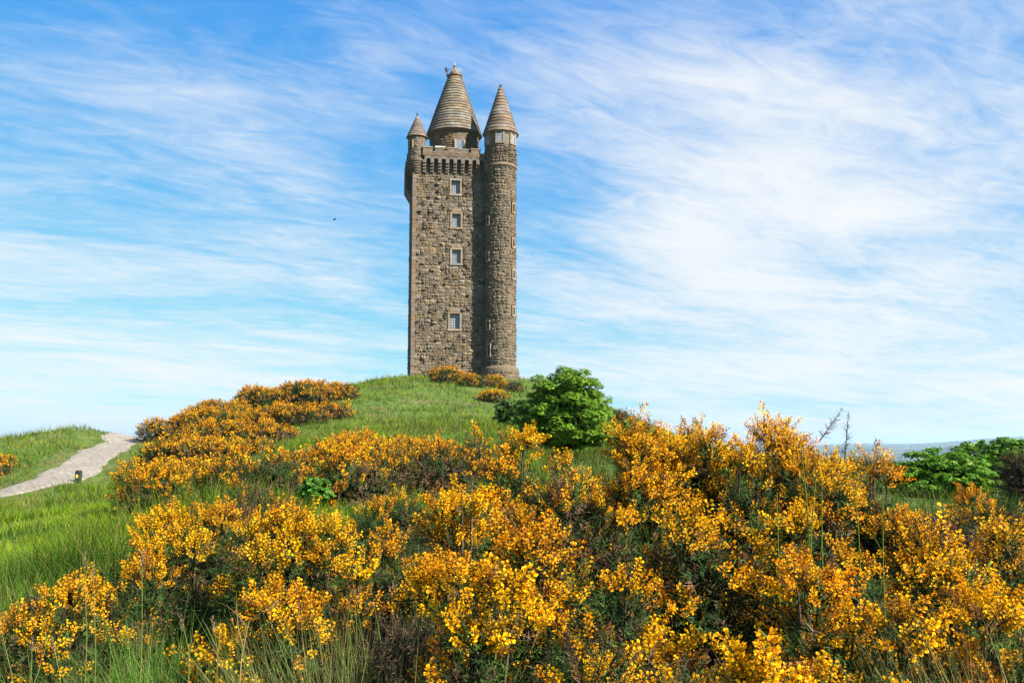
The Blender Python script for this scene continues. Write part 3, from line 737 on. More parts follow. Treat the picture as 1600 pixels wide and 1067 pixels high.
# ------------------------------------------------------------------ vegetation templates
class Tpl:
    def __init__(s): s.V = []; s.T = []; s.C = []
    def tri(s, a, b, c, ca_, cb=None, cc=None):
        n = len(s.V); s.V += [a, b, c]; s.T.append((n, n + 1, n + 2)); s.C += [ca_, cb or ca_, cc or ca_]
    def done(s): return np.array(s.V, float), np.array(s.T, int), np.array(s.C, float)
def flower_tpl(lod, r):
    """pea flower about 1 unit long, opening along +z"""
    t = Tpl(); Yl = (1.0, 1.0, 1.0); Or = (.92, .70, .55)
    if lod == 0:
        # upright banner folded on its midline, two wings, keel, hairy calyx
        t.tri((0, .10, .15), (-.42, .22, .72), (0, .34, 1.0), Or, Yl, Yl); t.tri((0, .10, .15), (0, .34, 1.0), (.42, .22, .72), Or, Yl, Yl)
        t.tri((-.42, .22, .72), (-.24, .42, 1.06), (0, .34, 1.0), Yl); t.tri((.42, .22, .72), (0, .34, 1.0), (.24, .42, 1.06), Yl)
        for s in (-1, 1):
            t.tri((.06 * s, 0, .12), (.20 * s, -.26, .62), (.06 * s, -.16, .95), Or, Yl, Yl)
            t.tri((.06 * s, 0, .12), (.06 * s, -.16, .95), (.14 * s, .06, .75), Or, Yl, Yl)
        cb = (.55, .42, .40)
        t.tri((-.16, .06, -.02), (.16, .06, -.02), (0, .12, .42), cb); t.tri((-.14, -.05, -.02), (0, -.14, .40), (.14, -.05, -.02), cb)
    elif lod == 1:
        t.tri((0, .08, .1), (-.45, .22, .8), (0, .34, 1.05), Or, Yl, Yl); t.tri((0, .08, .1), (0, .34, 1.05), (.45, .22, .8), Or, Yl, Yl)
        t.tri((0, 0, .05), (.24, -.24, .8), (-.18, -.12, .95), Or, Yl, Yl)
    else:
        t.tri((0, .05, 0), (-.5, .2, .75), (.45, .25, .85), Or, Yl, Yl); t.tri((0, 0, 0), (.3, -.3, .8), (-.35, -.2, .9), Or, Yl, Yl)
    return t.done()
def spines_tpl(lod, r):
    """gorse shoot one unit long along z: stem and spines"""
    t = Tpl(); G = (1, 1, 1); D = (.6, .55, .5)
    n, w, ln = ((16, .036, (.15, .29)), (10, .055, (.17, .33)), (9, .075, (.22, .42)), (6, .16, (.35, .6)))[lod]
    for k in range(2):
        a = k * 1.57; x, y = .018 * math.cos(a), .018 * math.sin(a)
        t.tri((-x, -y, 0), (x, y, 0), (0, 0, 1.0), D)
    for i in range(n):
        z = .05 + .93 * (i + r.uniform(0, 1)) / n; a = i * 2.4 + r.uniform(-.4, .4); l = r.uniform(*ln) * (1.15 - .45 * z)
        up = r.uniform(.2, .9); tx, ty = -math.sin(a), math.cos(a); c = r.uniform(.7, 1.25)
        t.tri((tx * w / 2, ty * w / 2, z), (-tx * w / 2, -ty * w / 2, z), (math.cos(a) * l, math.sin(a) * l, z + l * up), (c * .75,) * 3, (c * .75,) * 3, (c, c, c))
    return t.done()
def blossom_tpl(lod, r):
    """flowers packed along the upper part of a shoot that is one unit long; flower size is in shoot units"""
    fv, ft, fc = flower_tpl(min(lod, 2), r)
    n = (25, 21, 12, 7)[lod]; size = (.108, .112, .165, .27)[lod]
    V, T, C = [], [], []; m = 0
    for i in range(n):
        z = .34 + .70 * (i + r.uniform(-.3, .6)) / n; a = i * 2.399 + r.uniform(-.5, .5); up = .25 + .9 * z + r.uniform(-.2, .3)
        ax = np.array([[math.cos(a), math.sin(a), up]]); Mx = frames(ax, np.array([r.uniform(-.7, .7) + math.pi]))[0] * size * r.uniform(.75, 1.2)
        rad = .05 if lod < 3 else .12
        V.append(fv @ Mx.T + np.array([math.cos(a) * rad, math.sin(a) * rad, z])); T.append(ft + m); m += len(fv)
        q = r.uniform(.82, 1.1); g = r.uniform(.78, 1.12); C.append(fc * np.array([q, q * g, q * g * .9]))
    return np.concatenate(V), np.concatenate(T), np.concatenate(C)
_r = np.random.default_rng(11)
SP = [[spines_tpl(l, _r) for k in range(5)] for l in range(4)]
BL = [[blossom_tpl(l, _r) for k in range(6)] for l in range(4)]
def ico(sub=1):
    import bmesh
    bm = bmesh.new(); bmesh.ops.create_icosphere(bm, subdivisions=sub, radius=1.0)
    V = np.array([v.co[:] for v in bm.verts]); bm.faces.ensure_lookup_table(); T = np.array([[v.index for v in f.verts] for f in bm.faces]); bm.free(); return V, T
ICO = ico(2)

GREEN = np.array([.028, .056, .014]); BRIGHT = np.array([.055, .105, .018]); DEAD = np.array([.105, .066, .036]); DARKG = np.array([.028, .048, .022])
YEL = np.array([.80, .485, .004]); ORA = np.array([.74, .320, .006]); BRN = np.array([.28, .130, .032])
NB = [0]
def bush(label, px, pytop, Y, hw, depth=None, bloom=.6, dead=.12, orange=.3, lobe=None, group='yellow flowering gorse bushes', shootlen=None, dens=1.0,
         lod=None, foot=None, name='gorse_bush', green=None, minh=.35):
    """px, pytop: where the crown's top shows; hw: half width in photo pixels"""
    NB[0] += 1; r = np.random.default_rng(500 + NB[0]); 
    if foot: Y = hit(px, pytop); top = P(px, pytop, Y); top.z = gz(top.x, Y) + foot
    else: top = P(px, pytop, Y)
    rx = hw * px_m(Y); ry = depth if depth else rx * .9
    g = gz(top.x, Y); rz = max(top.z - g, minh) 
    cut = .22 if 4.6 < Y < 11 else .0
    if lod is None: lod = 0 if Y < 4.4 else 1 if Y < 11 else 2 if Y < 32 else 3
    sl = shootlen or (.120, .132, .195, .31)[lod]
    lr = lobe or (.15, .18, .32, .55)[lod]
    lr = min(lr, .5 * rx, .5 * rz)
    root = empty(name, (top.x, Y, g), 0, label=label, category='bush', group=group)
    ov = lr * .95 + sl * .95
    rz_ = max(rz - ov, .35 * rz); rx_ = max(rx - .25 * lr, .6 * rx); ry_ = max(ry - .1 * lr, .6 * ry)
    area = 2 * math.pi * ((rx_ * ry_) ** 1.6 / 3 + (rx_ * rz_) ** 1.6 / 3 + (ry_ * rz_) ** 1.6 / 3) ** (1 / 1.6)
    nl = int(max(8, min(190, area / (lr * lr * 2.3))))
    # evenly spread lobes over the upper half, none far down the back
    iq = np.arange(int(nl * 1.5)) + .5; zz = 1 - iq / len(iq) * 1.0; ph = iq * 2.39996 + r.uniform(0, 6.28)
    d = np.stack([np.sqrt(1 - zz ** 2) * np.cos(ph), np.sqrt(1 - zz ** 2) * np.sin(ph), zz], 1) + r.normal(0, .10, (len(iq), 3)); d[:, 2] = np.abs(d[:, 2]); d = unit(d)
    hid = (d[:, 1] > .35) & (r.random(len(d)) < .6) | (d[:, 2] < cut); d = d[~hid]
    # blunt dome: fuller shoulders than an ellipsoid
    sh = 1 + .16 * np.sin(np.arccos(np.clip(d[:, 2], 0, 1)) * 2)[:, None]
    LC = d * np.array([rx_, ry_, rz_]) * r.uniform(.80, 1.03, len(d))[:, None] * sh
    LC[0] = (0, 0, rz_); d[0] = (0, -.1, 1)
    LR = lr * r.uniform(.65, 1.4, len(d))
    core, fol, blo = Acc(), Acc(), Acc()
    iv, it = ICO
    core.add(iv * np.array([rx_ * .78, ry_ * .78, rz_ * .80]) * (1 + .09 * r.normal(size=(len(iv), 1))), it, (1, 1, 1))  # solid dark lump, added so the bush interior reads as shaded
    # flowering is patchy: neighbouring lobes share it
    q_ = 1.0 / (lr * 1.15); ph_ = NB[0] * 1.7
    fld = .5 + .25 * np.sin(LC[:, 0] * q_ + 1.4 * np.sin(LC[:, 2] * q_ * .8 + ph_)) + .25 * np.sin(LC[:, 2] * q_ * 1.1 + LC[:, 1] * q_ * .6 + 1.4 * np.sin(LC[:, 0] * q_ * .7 + ph_ * 2))
    full = fld * .6 + r.random(len(d)) * .4 < bloom * (.60 if lod < 2 else .84)
    full[0] = bloom > .3
    LC[~full] *= np.array([.88, .88, .86])
    LBl = np.where(full, r.uniform(.88, 1.0, len(d)), r.uniform(0, .16, len(d))); LDe = (r.random(len(d)) < dead) & ~(full & (r.random(len(d)) < .75))
    pos, ax, li, up = [], [], [], []
    for q in range(len(d)):
        n = int(dens * (20, 18, 13, 11)[lod] * LR[q] ** 2 / (sl * sl)) + 5
        dd = rand_dirs_r(n * 2, r); dd = dd[(dd @ unit(d[q] + np.array([0, -.25, .35]))) > -.3][:n]
        tight = .70 if full[q] and lod < 2 else 1.0
        pos.append(LC[q] + dd * LR[q] * tight * r.uniform(.30, .72, (len(dd), 1))); ax.append(unit(dd * 1.0 + d[q] * .2 + np.array([0, 0, .35]) + r.normal(0, .2, dd.shape)))
        li.append(np.full(len(dd), q)); up.append(dd[:, 2] + .25 * dd[:, 0])
    pos = np.concatenate(pos); ax = np.concatenate(ax); li = np.concatenate(li); up = np.concatenate(up)
    fol_n = len(pos)
    n = len(pos); L_ = sl * r.uniform(.65, 1.2, n); lead = (r.random(n) < .025); L_[lead] *= 1.5
    Mx = frames(ax, r.uniform(0, 6.28, n)) * L_[:, None, None]
    hgt = np.clip(pos[:, 2] / rz, 0, 1.1)
    pb = LBl[li] * smooth(-.45, .2, up) * (.06 + 1.0 * smooth(.22, .62, hgt) if lod < 2 else .5 + .6 * hgt)  # bloom weighted to tops and sunward side to imitate light falling there
    isdead = LDe[li] | (r.random(n) < dead * .4)
    isdead |= (r.random(n) > hgt * 2.4) & (r.random(n) < .6)
    fl = (r.random(n) < pb) & ~isdead
    gcol = GREEN if green is None else np.array(green)
    cs = np.where(isdead[:, None], DEAD * r.uniform(.5, 1.4, (n, 1)), np.where((r.random(n) < .3)[:, None], BRIGHT, gcol) * r.uniform(.65, 1.35, (n, 1)))
    vi = r.integers(0, 5, n)
    for v in range(5):
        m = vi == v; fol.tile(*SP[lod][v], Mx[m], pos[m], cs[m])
    lo = np.clip(orange + r.normal(0, .30, len(d)), 0, 1)[li]; mixv = np.clip(lo + r.normal(0, .2, n), 0, 1)[:, None]
    fcol = YEL * (1 - mixv) + ORA * mixv; old = r.random(n) < .06 + .14 * orange; fcol[old] = BRN
    fcol = fcol * r.uniform(.82, 1.08, (n, 1)); vi = r.integers(0, 6, n)
    for v in range(6):
        m = (vi == v) & fl; blo.tile(*BL[lod][v], Mx[m], pos[m], fcol[m])
    # short dead and green shoots inside the bush, tinted darker for its shade
    s2 = sl * 1.3; nc_ = int(area / (s2 * s2) * 3.2); dc = rand_dirs_r(nc_, r); dc[:, 2] = np.abs(dc[:, 2]); dc = dc[(dc[:, 1] < .5) & (dc[:, 2] > cut * .8)]; nc_ = len(dc)
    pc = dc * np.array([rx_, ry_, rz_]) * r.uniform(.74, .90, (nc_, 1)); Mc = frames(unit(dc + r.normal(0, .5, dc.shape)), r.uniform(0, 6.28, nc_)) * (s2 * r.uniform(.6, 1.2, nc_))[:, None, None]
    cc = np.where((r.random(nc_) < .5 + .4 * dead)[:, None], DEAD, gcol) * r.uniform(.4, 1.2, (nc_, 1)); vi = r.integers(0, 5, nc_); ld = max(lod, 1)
    for v in range(5):
        m = vi == v; fol.tile(*SP[min(ld + 1, 3) if lod else 1][v], Mc[m], pc[m], cc[m])
    # woody stems from the ground up into the lobes
    st = Acc(); ns = min(len(d), 26)
    for q in range(ns):
        a_, b_ = np.array([r.normal(0, rx * .12), r.normal(0, ry * .12), -.05]), LC[q] * np.array([1.0, 1.0, 1.0])
        mid = (a_ + b_) / 2 + r.normal(0, .08 * rx, 3); w = .012 + .02 * min(rx, 1.5)
        for (p0, p1, w0, w1) in ((a_, mid, w, w * .7), (mid, b_, w * .7, w * .35)):
            f = frames((p1 - p0)[None], np.zeros(1))[0]; an = np.arange(5) * 2 * math.pi / 5
            c0 = np.stack([np.cos(an), np.sin(an)], 1)
            v = np.concatenate([p0 + w0 * (c0 @ f[:, :2].T), p1 + w1 * (c0 @ f[:, :2].T)])
            t = []
            for j in range(5): t += [(j, (j + 1) % 5, 5 + (j + 1) % 5), (j, 5 + (j + 1) % 5, 5 + j)]
            st.add(v, t, (1, 1, 1))
    st.build('stems', twig, root); core.build('shade_core', core_m, root, kind='stuff')
    fol.build('foliage', spine, root, kind='stuff'); blo.build('blossom', petal, root, kind='stuff')
    return root
def rand_dirs_r(n, r): return unit(r.normal(size=(n, 3)))

# ---- foreground gorse, each clump a bush of its own
bush('low orange-flowered gorse at far left foreground beside the lawn', 122, 878, 5.9, 122, .7, .95, .15, .55)
bush('gorse mound in full yellow flower rising beside the lawn edge, left foreground', 315, 764, 7.4, 120, .8, .85, .08, .3)
bush('gorse joining the low far-left gorse to the flowering mound', 232, 846, 6.3, 80, .5, .9, .1, .4)
bush('broad gorse clump with dense yellow bloom left of centre', 470, 766, 6.2, 120, .7, .85, .08, .15)
bush('bright yellow rounded gorse clump above the grassy hollow', 440, 878, 4.5, 100, .4, .9, .05, .08)
bush('yellow gorse clump between grassy hollow and centre', 605, 808, 5.2, 80, .45, .8, .10, .2)
bush('upright gorse shoots with large yellow flowers at picture centre', 722, 733, 4.2, 66, .35, .8, .08, .15)
bush('near gorse spray with the largest golden flowers, centre foreground', 745, 838, 3.1, 85, .22, .75, .15, .12)
bush('green and yellow gorse in front of the leafy tree, left side', 805, 660, 6.6, 56, .5, .6, .15, .4)
bush('sparse brown-tinged gorse in front of the leafy tree, right side', 880, 690, 6.0, 48, .5, .5, .25, .5)
bush('orange gorse clump below the leafy tree, middle distance of foreground', 850, 775, 4.4, 95, .4, .7, .12, .45)
bush('gorse directly under the leafy tree, in front of its foot', 905, 712, 7.2, 58, .5, .6, .2, .45)
bush('dark green gorse with orange flecks below the orange pillar', 945, 745, 5.4, 58, .4, .5, .2, .5)
bush('tall orange pillar of gorse beside the leafy tree', 993, 655, 6.0, 42, .4, .95, .02, .65, minh=.5)
bush('tallest gorse peak right of the leafy tree', 1087, 630, 6.4, 80, .6, .9, .06, .3)
bush('gorse with round flowering head against the sky', 1210, 643, 6.4, 58, .5, .85, .15, .35)
bush('gorse low in the notch between orange pillar and tallest peak', 1036, 668, 6.2, 58, .5, .8, .1, .45)
bush('gorse in the notch left of the bare spiky shoots', 1258, 692, 6.0, 62, .5, .7, .15, .35)
bush('gorse shoulder between the two tall flowering peaks', 1150, 672, 6.0, 62, .45, .75, .10, .35)
bush('golden gorse at middle right below the tallest peak', 1075, 752, 4.8, 75, .4, .8, .10, .45)
root_sp = bush('gorse with two bare spiky shoots standing against the horizon', 1290, 680, 6.6, 62, .5, .6, .2, .35)
bush('orange gorse column beside the green shrubs and horizon', 1358, 690, 6.2, 50, .4, .8, .10, .5)
bush('bright yellow gorse dome behind tall grass stalks', 1235, 762, 4.6, 75, .4, .85, .05, .15)
bush('dense orange-yellow gorse bank below the green shrubs', 1452, 788, 4.6, 92, .45, .9, .05, .4)
bush('gorse bank at the right picture edge, midway up', 1568, 778, 5.2, 85, .5, .75, .12, .4)
bush('gorse mound with golden crown, lower right of centre', 1262, 852, 3.4, 82, .3, .85, .08, .25)
bush('gorse sprays leaning right in the lower right', 1405, 905, 3.2, 90, .3, .65, .10, .25)
bush('big-flowered gorse at lower right edge above dry grass', 1540, 880, 3.3, 100, .35, .8, .06, .3)
bush('small near gorse head at the bottom edge, right of centre', 1178, 1000, 2.6, 46, .16, 1.3, .03, .12)
bush('flat-topped gorse with flower fringe at centre right', 975, 845, 3.7, 100, .35, .5, .15, .25)
bush('dark brown twiggy gorse with few flowers, bottom centre', 900, 905, 3.0, 150, .3, .12, .62, .3)
bush('mostly green gorse with scattered flowers, bottom right of centre', 1060, 935, 2.9, 95, .25, .18, .35, .3)
bush('shaded twiggy gorse at the bottom left of centre', 655, 885, 3.4, 90, .3, .10, .55, .4)
bush('small gorse with orange sprays among grass at bottom left', 185, 975, 6.0, 58, .3, .7, .12, .45)
bush('low shaded gorse at the bottom edge, lower left', 350, 965, 4.6, 90, .3, .25, .3, .4)
bush('dark green gorse at bottom edge, lower right', 1330, 975, 2.75, 95, .2, .2, .2, .3)
bush('dead brown gorse in front of the green shrubs', 1470, 752, 5.8, 98, .5, .2, .75, .5)
bush('dull green gorse under the windswept shrubs, left', 1440, 762, 10.0, 75, .7, .25, .35, .5)
bush('green gorse with few flowers behind the right bank', 1560, 745, 9.0, 85, .5, .3, .2, .5)
bush('shaded green gorse with few blooms between the stalks', 1330, 815, 4.0, 70, .3, .35, .15, .35)
bush('gorse clump filling the gap at centre, behind the large-flowered shoots', 770, 745, 6.0, 90, .5, .55, .2, .4)
bush('yellow and green gorse on the slope left of centre shoots', 620, 745, 9.5, 95, .9, .55, .25, .45)
bush('brown-tinged gorse behind the left foreground bloom', 400, 742, 10.5, 75, .9, .4, .5, .5)
# ---- middle distance and the hill
G2 = 'gorse bushes on the hillside'
for (lab, px, py, h, hw, bl, de, og) in (
    ('gorse filling the dip left of centre, above the broad yellow clump', 430, 800, 1.3, 62, .7, .2, .5),
    ('gorse in the dip just left of the green leafy plant', 365, 800, 1.35, 52, .8, .15, .5),
    ('gorse in the dip right of the green leafy plant', 545, 800, 1.1, 58, .75, .2, .55),
    ('brown and orange gorse below the hillside bank', 610, 790, 1.1, 62, .6, .35, .6),
    ('gorse in the dip behind the centre shoots', 690, 790, 1.15, 58, .65, .25, .6),
    ('gorse at the lower right of the grassy slope, before the tree', 745, 765, 1.3, 46, .6, .25, .6),
    ('small orange gorse on the slope under the tower', 540, 712, 1.2, 38, .7, .2, .7),
    ('wide orange-brown gorse bank below the grassy slope', 575, 745, 1.3, 88, .85, .2, .75),
    ('orange gorse right end of the bank below the grassy slope', 665, 752, 1.1, 62, .7, .2, .6),
    ('small orange gorse left end of the bank below the slope', 490, 742, 1.1, 48, .75, .25, .75),
    ('brownish gorse under the left end of the hillside bank', 430, 752, .9, 45, .5, .5, .7),
    ('yellow-orange gorse at the foot of the hill beside the lawn', 255, 796, 1.15, 58, .95, .05, .45),
    ('gorse above the hill-foot bush, left one of a pair', 300, 752, 1.2, 60, .9, .08, .5),
    ('gorse above the hill-foot bush, right one of a pair', 372, 752, 1.1, 55, .75, .2, .55),
    ('gorse halfway up the left shoulder over the lawn', 300, 715, 1.4, 58, .85, .1, .55),
    ('gorse halfway up the left shoulder, towards the green gap', 375, 715, 1.3, 50, .8, .15, .6),
    ('gorse crest just above the path notch', 272, 684, 1.7, 42, .85, .1, .55),
    ('gorse on the left shoulder behind the notch crest', 330, 672, 1.7, 55, .85, .1, .55),
    ('gorse in the middle of the left shoulder', 395, 672, 1.6, 50, .85, .12, .6),
    ('gorse linking the skyline row to the shoulder, left', 352, 692, 1.6, 52, .9, .1, .55),
    ('gorse linking the skyline row to the shoulder, right', 412, 692, 1.5, 46, .85, .15, .6),
    ('leftmost gorse on the skyline of the hill', 345, 640, 1.9, 45, .85, .1, .6),
    ('middle gorse on the skyline of the hill shoulder', 415, 634, 2.0, 48, .85, .1, .6),
    ('orange gorse on the skyline next to the grassy slope', 480, 630, 2.1, 46, .95, .05, .6),
    ('rightmost skyline gorse fading into the grass', 530, 622, 1.6, 32, .7, .25, .6),
    ('gorse patch below the skyline, left of the grassy slope', 455, 662, 1.7, 48, .9, .1, .6),
    ('small gorse below the skyline at the edge of the grass', 512, 650, 1.3, 34, .8, .15, .6),
    ('yellow gorse directly at the foot of the tower wall', 697, 599, 2.0, 25, .95, .05, .35),
    ('gorse at the foot of the stair turret, left side', 738, 604, 1.6, 24, .9, .1, .4),
    ('gorse at the foot of the stair turret, right side', 770, 604, 1.4, 18, .9, .1, .4),
    ('gorse between turret foot and leafy tree', 798, 612, 1.5, 20, .85, .1, .45),
    ('bright gorse patch on the slope below the turret foot', 772, 628, 1.3, 22, 1.0, .02, .3),
    ('orange gorse at the left picture edge below the left mound', -12, 742, 1.2, 30, .9, .1, .55)):
    bush(lab, px, py, 0, hw * (1.14 if py > 640 else 1.0), None, bl, de, og, group=G2, foot=h)
bush('small brown bush beside the leafy tree against the sky', 968, 626, 42, 20, .7, .3, .75, .9, group='brown bushes', lobe=.35)
bush('dark brown bush at right picture edge above the shrubs', 1592, 682, 17, 26, .5, .12, .8, .6, group='brown bushes', lobe=.25)

# the two bare spiky shoots
def bare_shoot(parent, p0, p1, colr, seed):
    r = np.random.default_rng(seed); a = Acc(); p0 = np.array(p0); p1 = np.array(p1); L_ = np.linalg.norm(p1 - p0); axis = (p1 - p0) / L_
    f = frames(axis[None], np.zeros(1))[0]; an = np.arange(5) * 2 * math.pi / 5; c0 = np.stack([np.cos(an), np.sin(an)], 1)
    v = np.concatenate([p0 + .006 * (c0 @ f[:, :2].T), p1 + .0015 * (c0 @ f[:, :2].T)]); t = []
    for j in range(5): t += [(j, (j + 1) % 5, 5 + (j + 1) % 5), (j, 5 + (j + 1) % 5, 5 + j)]
    a.add(v, t, colr)
    n = 46; z = r.uniform(.12, 1.0, n); roll = r.uniform(0, 6.28, n)
    rad = np.stack([np.cos(roll), np.sin(roll)], 1) @ f[:, :2].T; ax = rad + axis * .55
    Mx = frames(ax, r.uniform(0, 6, n)) * (.062 * (1.15 - .75 * z) * r.uniform(.7, 1.2, n))[:, None, None]
    a.tile(*SP[1][0], Mx, p0 + axis * (z * L_)[:, None], np.array(colr)[None] * r.uniform(.6, 1.3, (n, 1)))
    a.build('bare_shoot', spine, parent)
q0 = Vector(root_sp.location)
bare_shoot(root_sp, P(1280, 690, 6.3) - q0, P(1316, 639, 6.3) - q0, (.13, .085, .06), 1)
bare_shoot(root_sp, P(1319, 728, 6.3) - q0, P(1326, 643, 6.3) - q0, (.075, .075, .04), 2)

# ------------------------------------------------------------------ broad-leaved tree and shrubs
def leaf_tpl(r, n=5, s=1.0):
    t = Tpl()
    for i in range(n):
        a = 2 * math.pi * i / n + r.uniform(-.4, .4); l = s * r.uniform(.7, 1.15); w = l * .42; dz = r.uniform(-.25, .22) * l; z0 = r.uniform(-.15, .15)
        c, s_ = math.cos(a), math.sin(a); k = r.uniform(.75, 1.25); cc = (k, k, k)
        m = (c * l * .55 - s_ * w, s_ * l * .55 + c * w, z0 + dz * .4 + .05 * l); m2 = (c * l * .55 + s_ * w, s_ * l * .55 - c * w, z0 + dz * .4 + .05 * l); e = (c * l, s_ * l, z0 + dz)
        t.tri((c * .1, s_ * .1, z0), m2, e, cc); t.tri((c * .1, s_ * .1, z0), e, m, cc)
    return t.done()
LT = [leaf_tpl(np.random.default_rng(60 + k)) for k in range(6)]
def leafy(name, label, px, pytop, pybase, Y, hw, ry, lobes, lr, leaf, colr, group=None, cat='tree', seed=1, flat=.65, dens=1.0, hue=.2, cf=.42):
    r = np.random.default_rng(seed); top = P(px, pytop, Y); g = gz(top.x, Y); rx = hw * px_m(Y)
    zb = max(P(px, pybase, Y).z, g + .1) - g; H = top.z - g
    root = empty(name, (top.x, Y, g), 0, label=label, category=cat)
    if group: root['group'] = group
    cz = zb + (H - zb) * cf; rz = H - cz
    iq = np.arange(int(lobes * 1.25)) + .5; zz = 1 - iq / len(iq) * 1.75; ph = iq * 2.39996
    d = np.stack([np.sqrt(np.maximum(1 - zz ** 2, 0)) * np.cos(ph), np.sqrt(np.maximum(1 - zz ** 2, 0)) * np.sin(ph), zz], 1) + r.normal(0, .08, (len(iq), 3)); d = unit(d)
    k = r.uniform(.78, 1.06, len(d))[:, None]; inn = r.random(len(d)) < .2; k[inn] *= .72
    sc = np.array([rx - lr * .5, ry - lr * .5, rz - lr * .35]); sc2 = np.where(d[:, 2:3] < 0, np.array([[1, 1, (cz - zb) / max(rz, .1)]]), 1.0)
    LC = d * sc * k * sc2 + np.array([0, 0, cz]); LR = lr * r.uniform(.6, 1.35, len(d))
    a = Acc(); core = Acc(); iv, it = ICO
    core.add(iv * np.array([rx * .55, ry * .55, rz * .55]) * (1 + .1 * r.normal(size=(len(iv), 1))) + np.array([0, 0, cz]), it, (1, 1, 1))  # dark solid in place of twigs, its colour imitates shade within the crown
    # loose leaves filling the crown behind the clumps
    nf = int(rx * rz * 26 / leaf ** 2 * .12); df = rand_dirs_r(nf, r); sf = np.where(df[:, 2:3] < 0, np.array([[1, 1, (cz - zb) / max(rz, .1)]]), 1.0)
    Mf = frames(unit(df + r.normal(0, .5, df.shape)), r.uniform(0, 6.28, nf)) * (leaf * 1.2 * r.uniform(.7, 1.3, nf))[:, None, None]
    a.tile(*LT[0], Mf, df * sc * sf * r.uniform(.6, .88, (nf, 1)) + np.array([0, 0, cz]), np.array(colr) * r.uniform(.6, 1.1, (nf, 1)))
    for q in range(len(d)):
        n = int(dens * 4.5 * LR[q] ** 2 / leaf ** 2) + 4
        dd = rand_dirs_r(n * 2, r); dd = dd[dd[:, 2] > -.35][:n]; dd2 = dd * np.array([1, 1, flat])
        pos = LC[q] + dd2 * LR[q] * r.uniform(.6, 1.05, (len(dd), 1))
        ax = unit(dd * .55 + np.array([0, 0, .8]) + r.normal(0, .3, dd.shape)); n = len(dd)
        Mx = frames(ax, r.uniform(0, 6.28, n)) * (leaf * r.uniform(.7, 1.3, n))[:, None, None]
        cc = np.array(colr) * r.uniform(.7, 1.3, (n, 1)) * np.stack([r.uniform(1 - hue, 1 + hue * 1.5, n), np.ones(n), r.uniform(.8, 1.1, n)], 1)
        vi = r.integers(0, 6, n)
        for v in range(6):
            m = vi == v; a.tile(*LT[v], Mx[m], pos[m], cc[m])
    core.build('crown_shade_core', core_m, root, kind='stuff')
    a.build('crown', leafm, root, kind='stuff')
    tr = Acc(); ns = min(len(d), 22)
    fork = np.array([0, 0, max(zb, .3) + .1])
    segs = [(np.array([0, 0, -.1]), fork, .13 * H / 4, .09 * H / 4)]
    for q in range(ns): segs.append((fork, LC[q], .045 * H / 4, .012))
    for p0, p1, w0, w1 in segs:
        f = frames((p1 - p0)[None], np.zeros(1))[0]; an = np.arange(7) * 2 * math.pi / 7; c0 = np.stack([np.cos(an), np.sin(an)], 1)
        v = np.concatenate([p0 + w0 * (c0 @ f[:, :2].T), p1 + w1 * (c0 @ f[:, :2].T)]); t = []
        for j in range(7): t += [(j, (j + 1) % 7, 7 + (j + 1) % 7), (j, 7 + (j + 1) % 7, 7 + j)]
        tr.add(v, t, (1, 1, 1))
    tr.build('trunk', bark, root)
    return root
leafy('broadleaf_tree', 'rounded bright green leafy tree right of the tower', 882, 573, 780, 29, 76, 1.7, 170, .25, .058, (.110, .215, .016), seed=4, flat=.65, dens=.95, cf=.40)
leafy('leafy_shrub', 'lighter green shrub spreading at the foot of the leafy tree', 965, 655, 720, 34, 36, .8, 26, .26, .10, (.070, .135, .015), cat='shrub', seed=8)
leafy('leafy_shrub', 'low green bramble between the tower gorse and the tree', 800, 622, 690, 48, 28, 1.0, 22, .34, .12, (.070, .140, .024), cat='shrub', seed=9)
leafy('windswept_shrub', 'dense dark green shrub beside the horizon, lower left one of two', 1468, 703, 850, 19, 84, 1.2, 150, .15, .058, (.085, .195, .012), 'windswept shrubs', 'shrub', 12, .45, .8, cf=.12)
leafy('windswept_shrub', 'dense dark green shrub at right edge, taller one of two', 1550, 683, 850, 22, 92, 1.4, 170, .17, .065, (.080, .185, .012), 'windswept shrubs', 'shrub', 13, .45, .8, cf=.12)
leafy('leafy_plant', 'bright green leafy plant among gorse left of centre', 492, 745, 790, 12, 26, .25, 16, .10, .05, (.060, .165, .022), 'bright green plants', 'plant', 21)
leafy('leafy_plant', 'dark green ferny plant below the orange gorse bank', 440, 728, 775, 17, 30, .3, 16, .14, .06, (.045, .120, .018), 'bright green plants', 'plant', 22)

# ------------------------------------------------------------------ grass
def blade_tpl(lod, r):
    t = Tpl(); n = (3, 2, 1)[lod]; bend = r.uniform(.15, .55); w = .5
    pts = [(bend * (i / n) ** 1.8, i / n * (1 - .25 * bend * (i / n))) for i in range(n + 1)]
    for i in range(n):
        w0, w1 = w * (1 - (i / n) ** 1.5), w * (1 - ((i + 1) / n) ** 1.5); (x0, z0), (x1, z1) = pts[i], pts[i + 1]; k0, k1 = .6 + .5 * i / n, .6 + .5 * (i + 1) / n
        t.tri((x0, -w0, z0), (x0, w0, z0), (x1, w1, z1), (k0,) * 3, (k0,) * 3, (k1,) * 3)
        if i < n - 1: t.tri((x0, -w0, z0), (x1, w1, z1), (x1, -w1, z1), (k0,) * 3, (k1,) * 3, (k1,) * 3)
    return t.done()
BT = [[blade_tpl(l, np.random.default_rng(40 + k)) for k in range(6)] for l in range(3)]
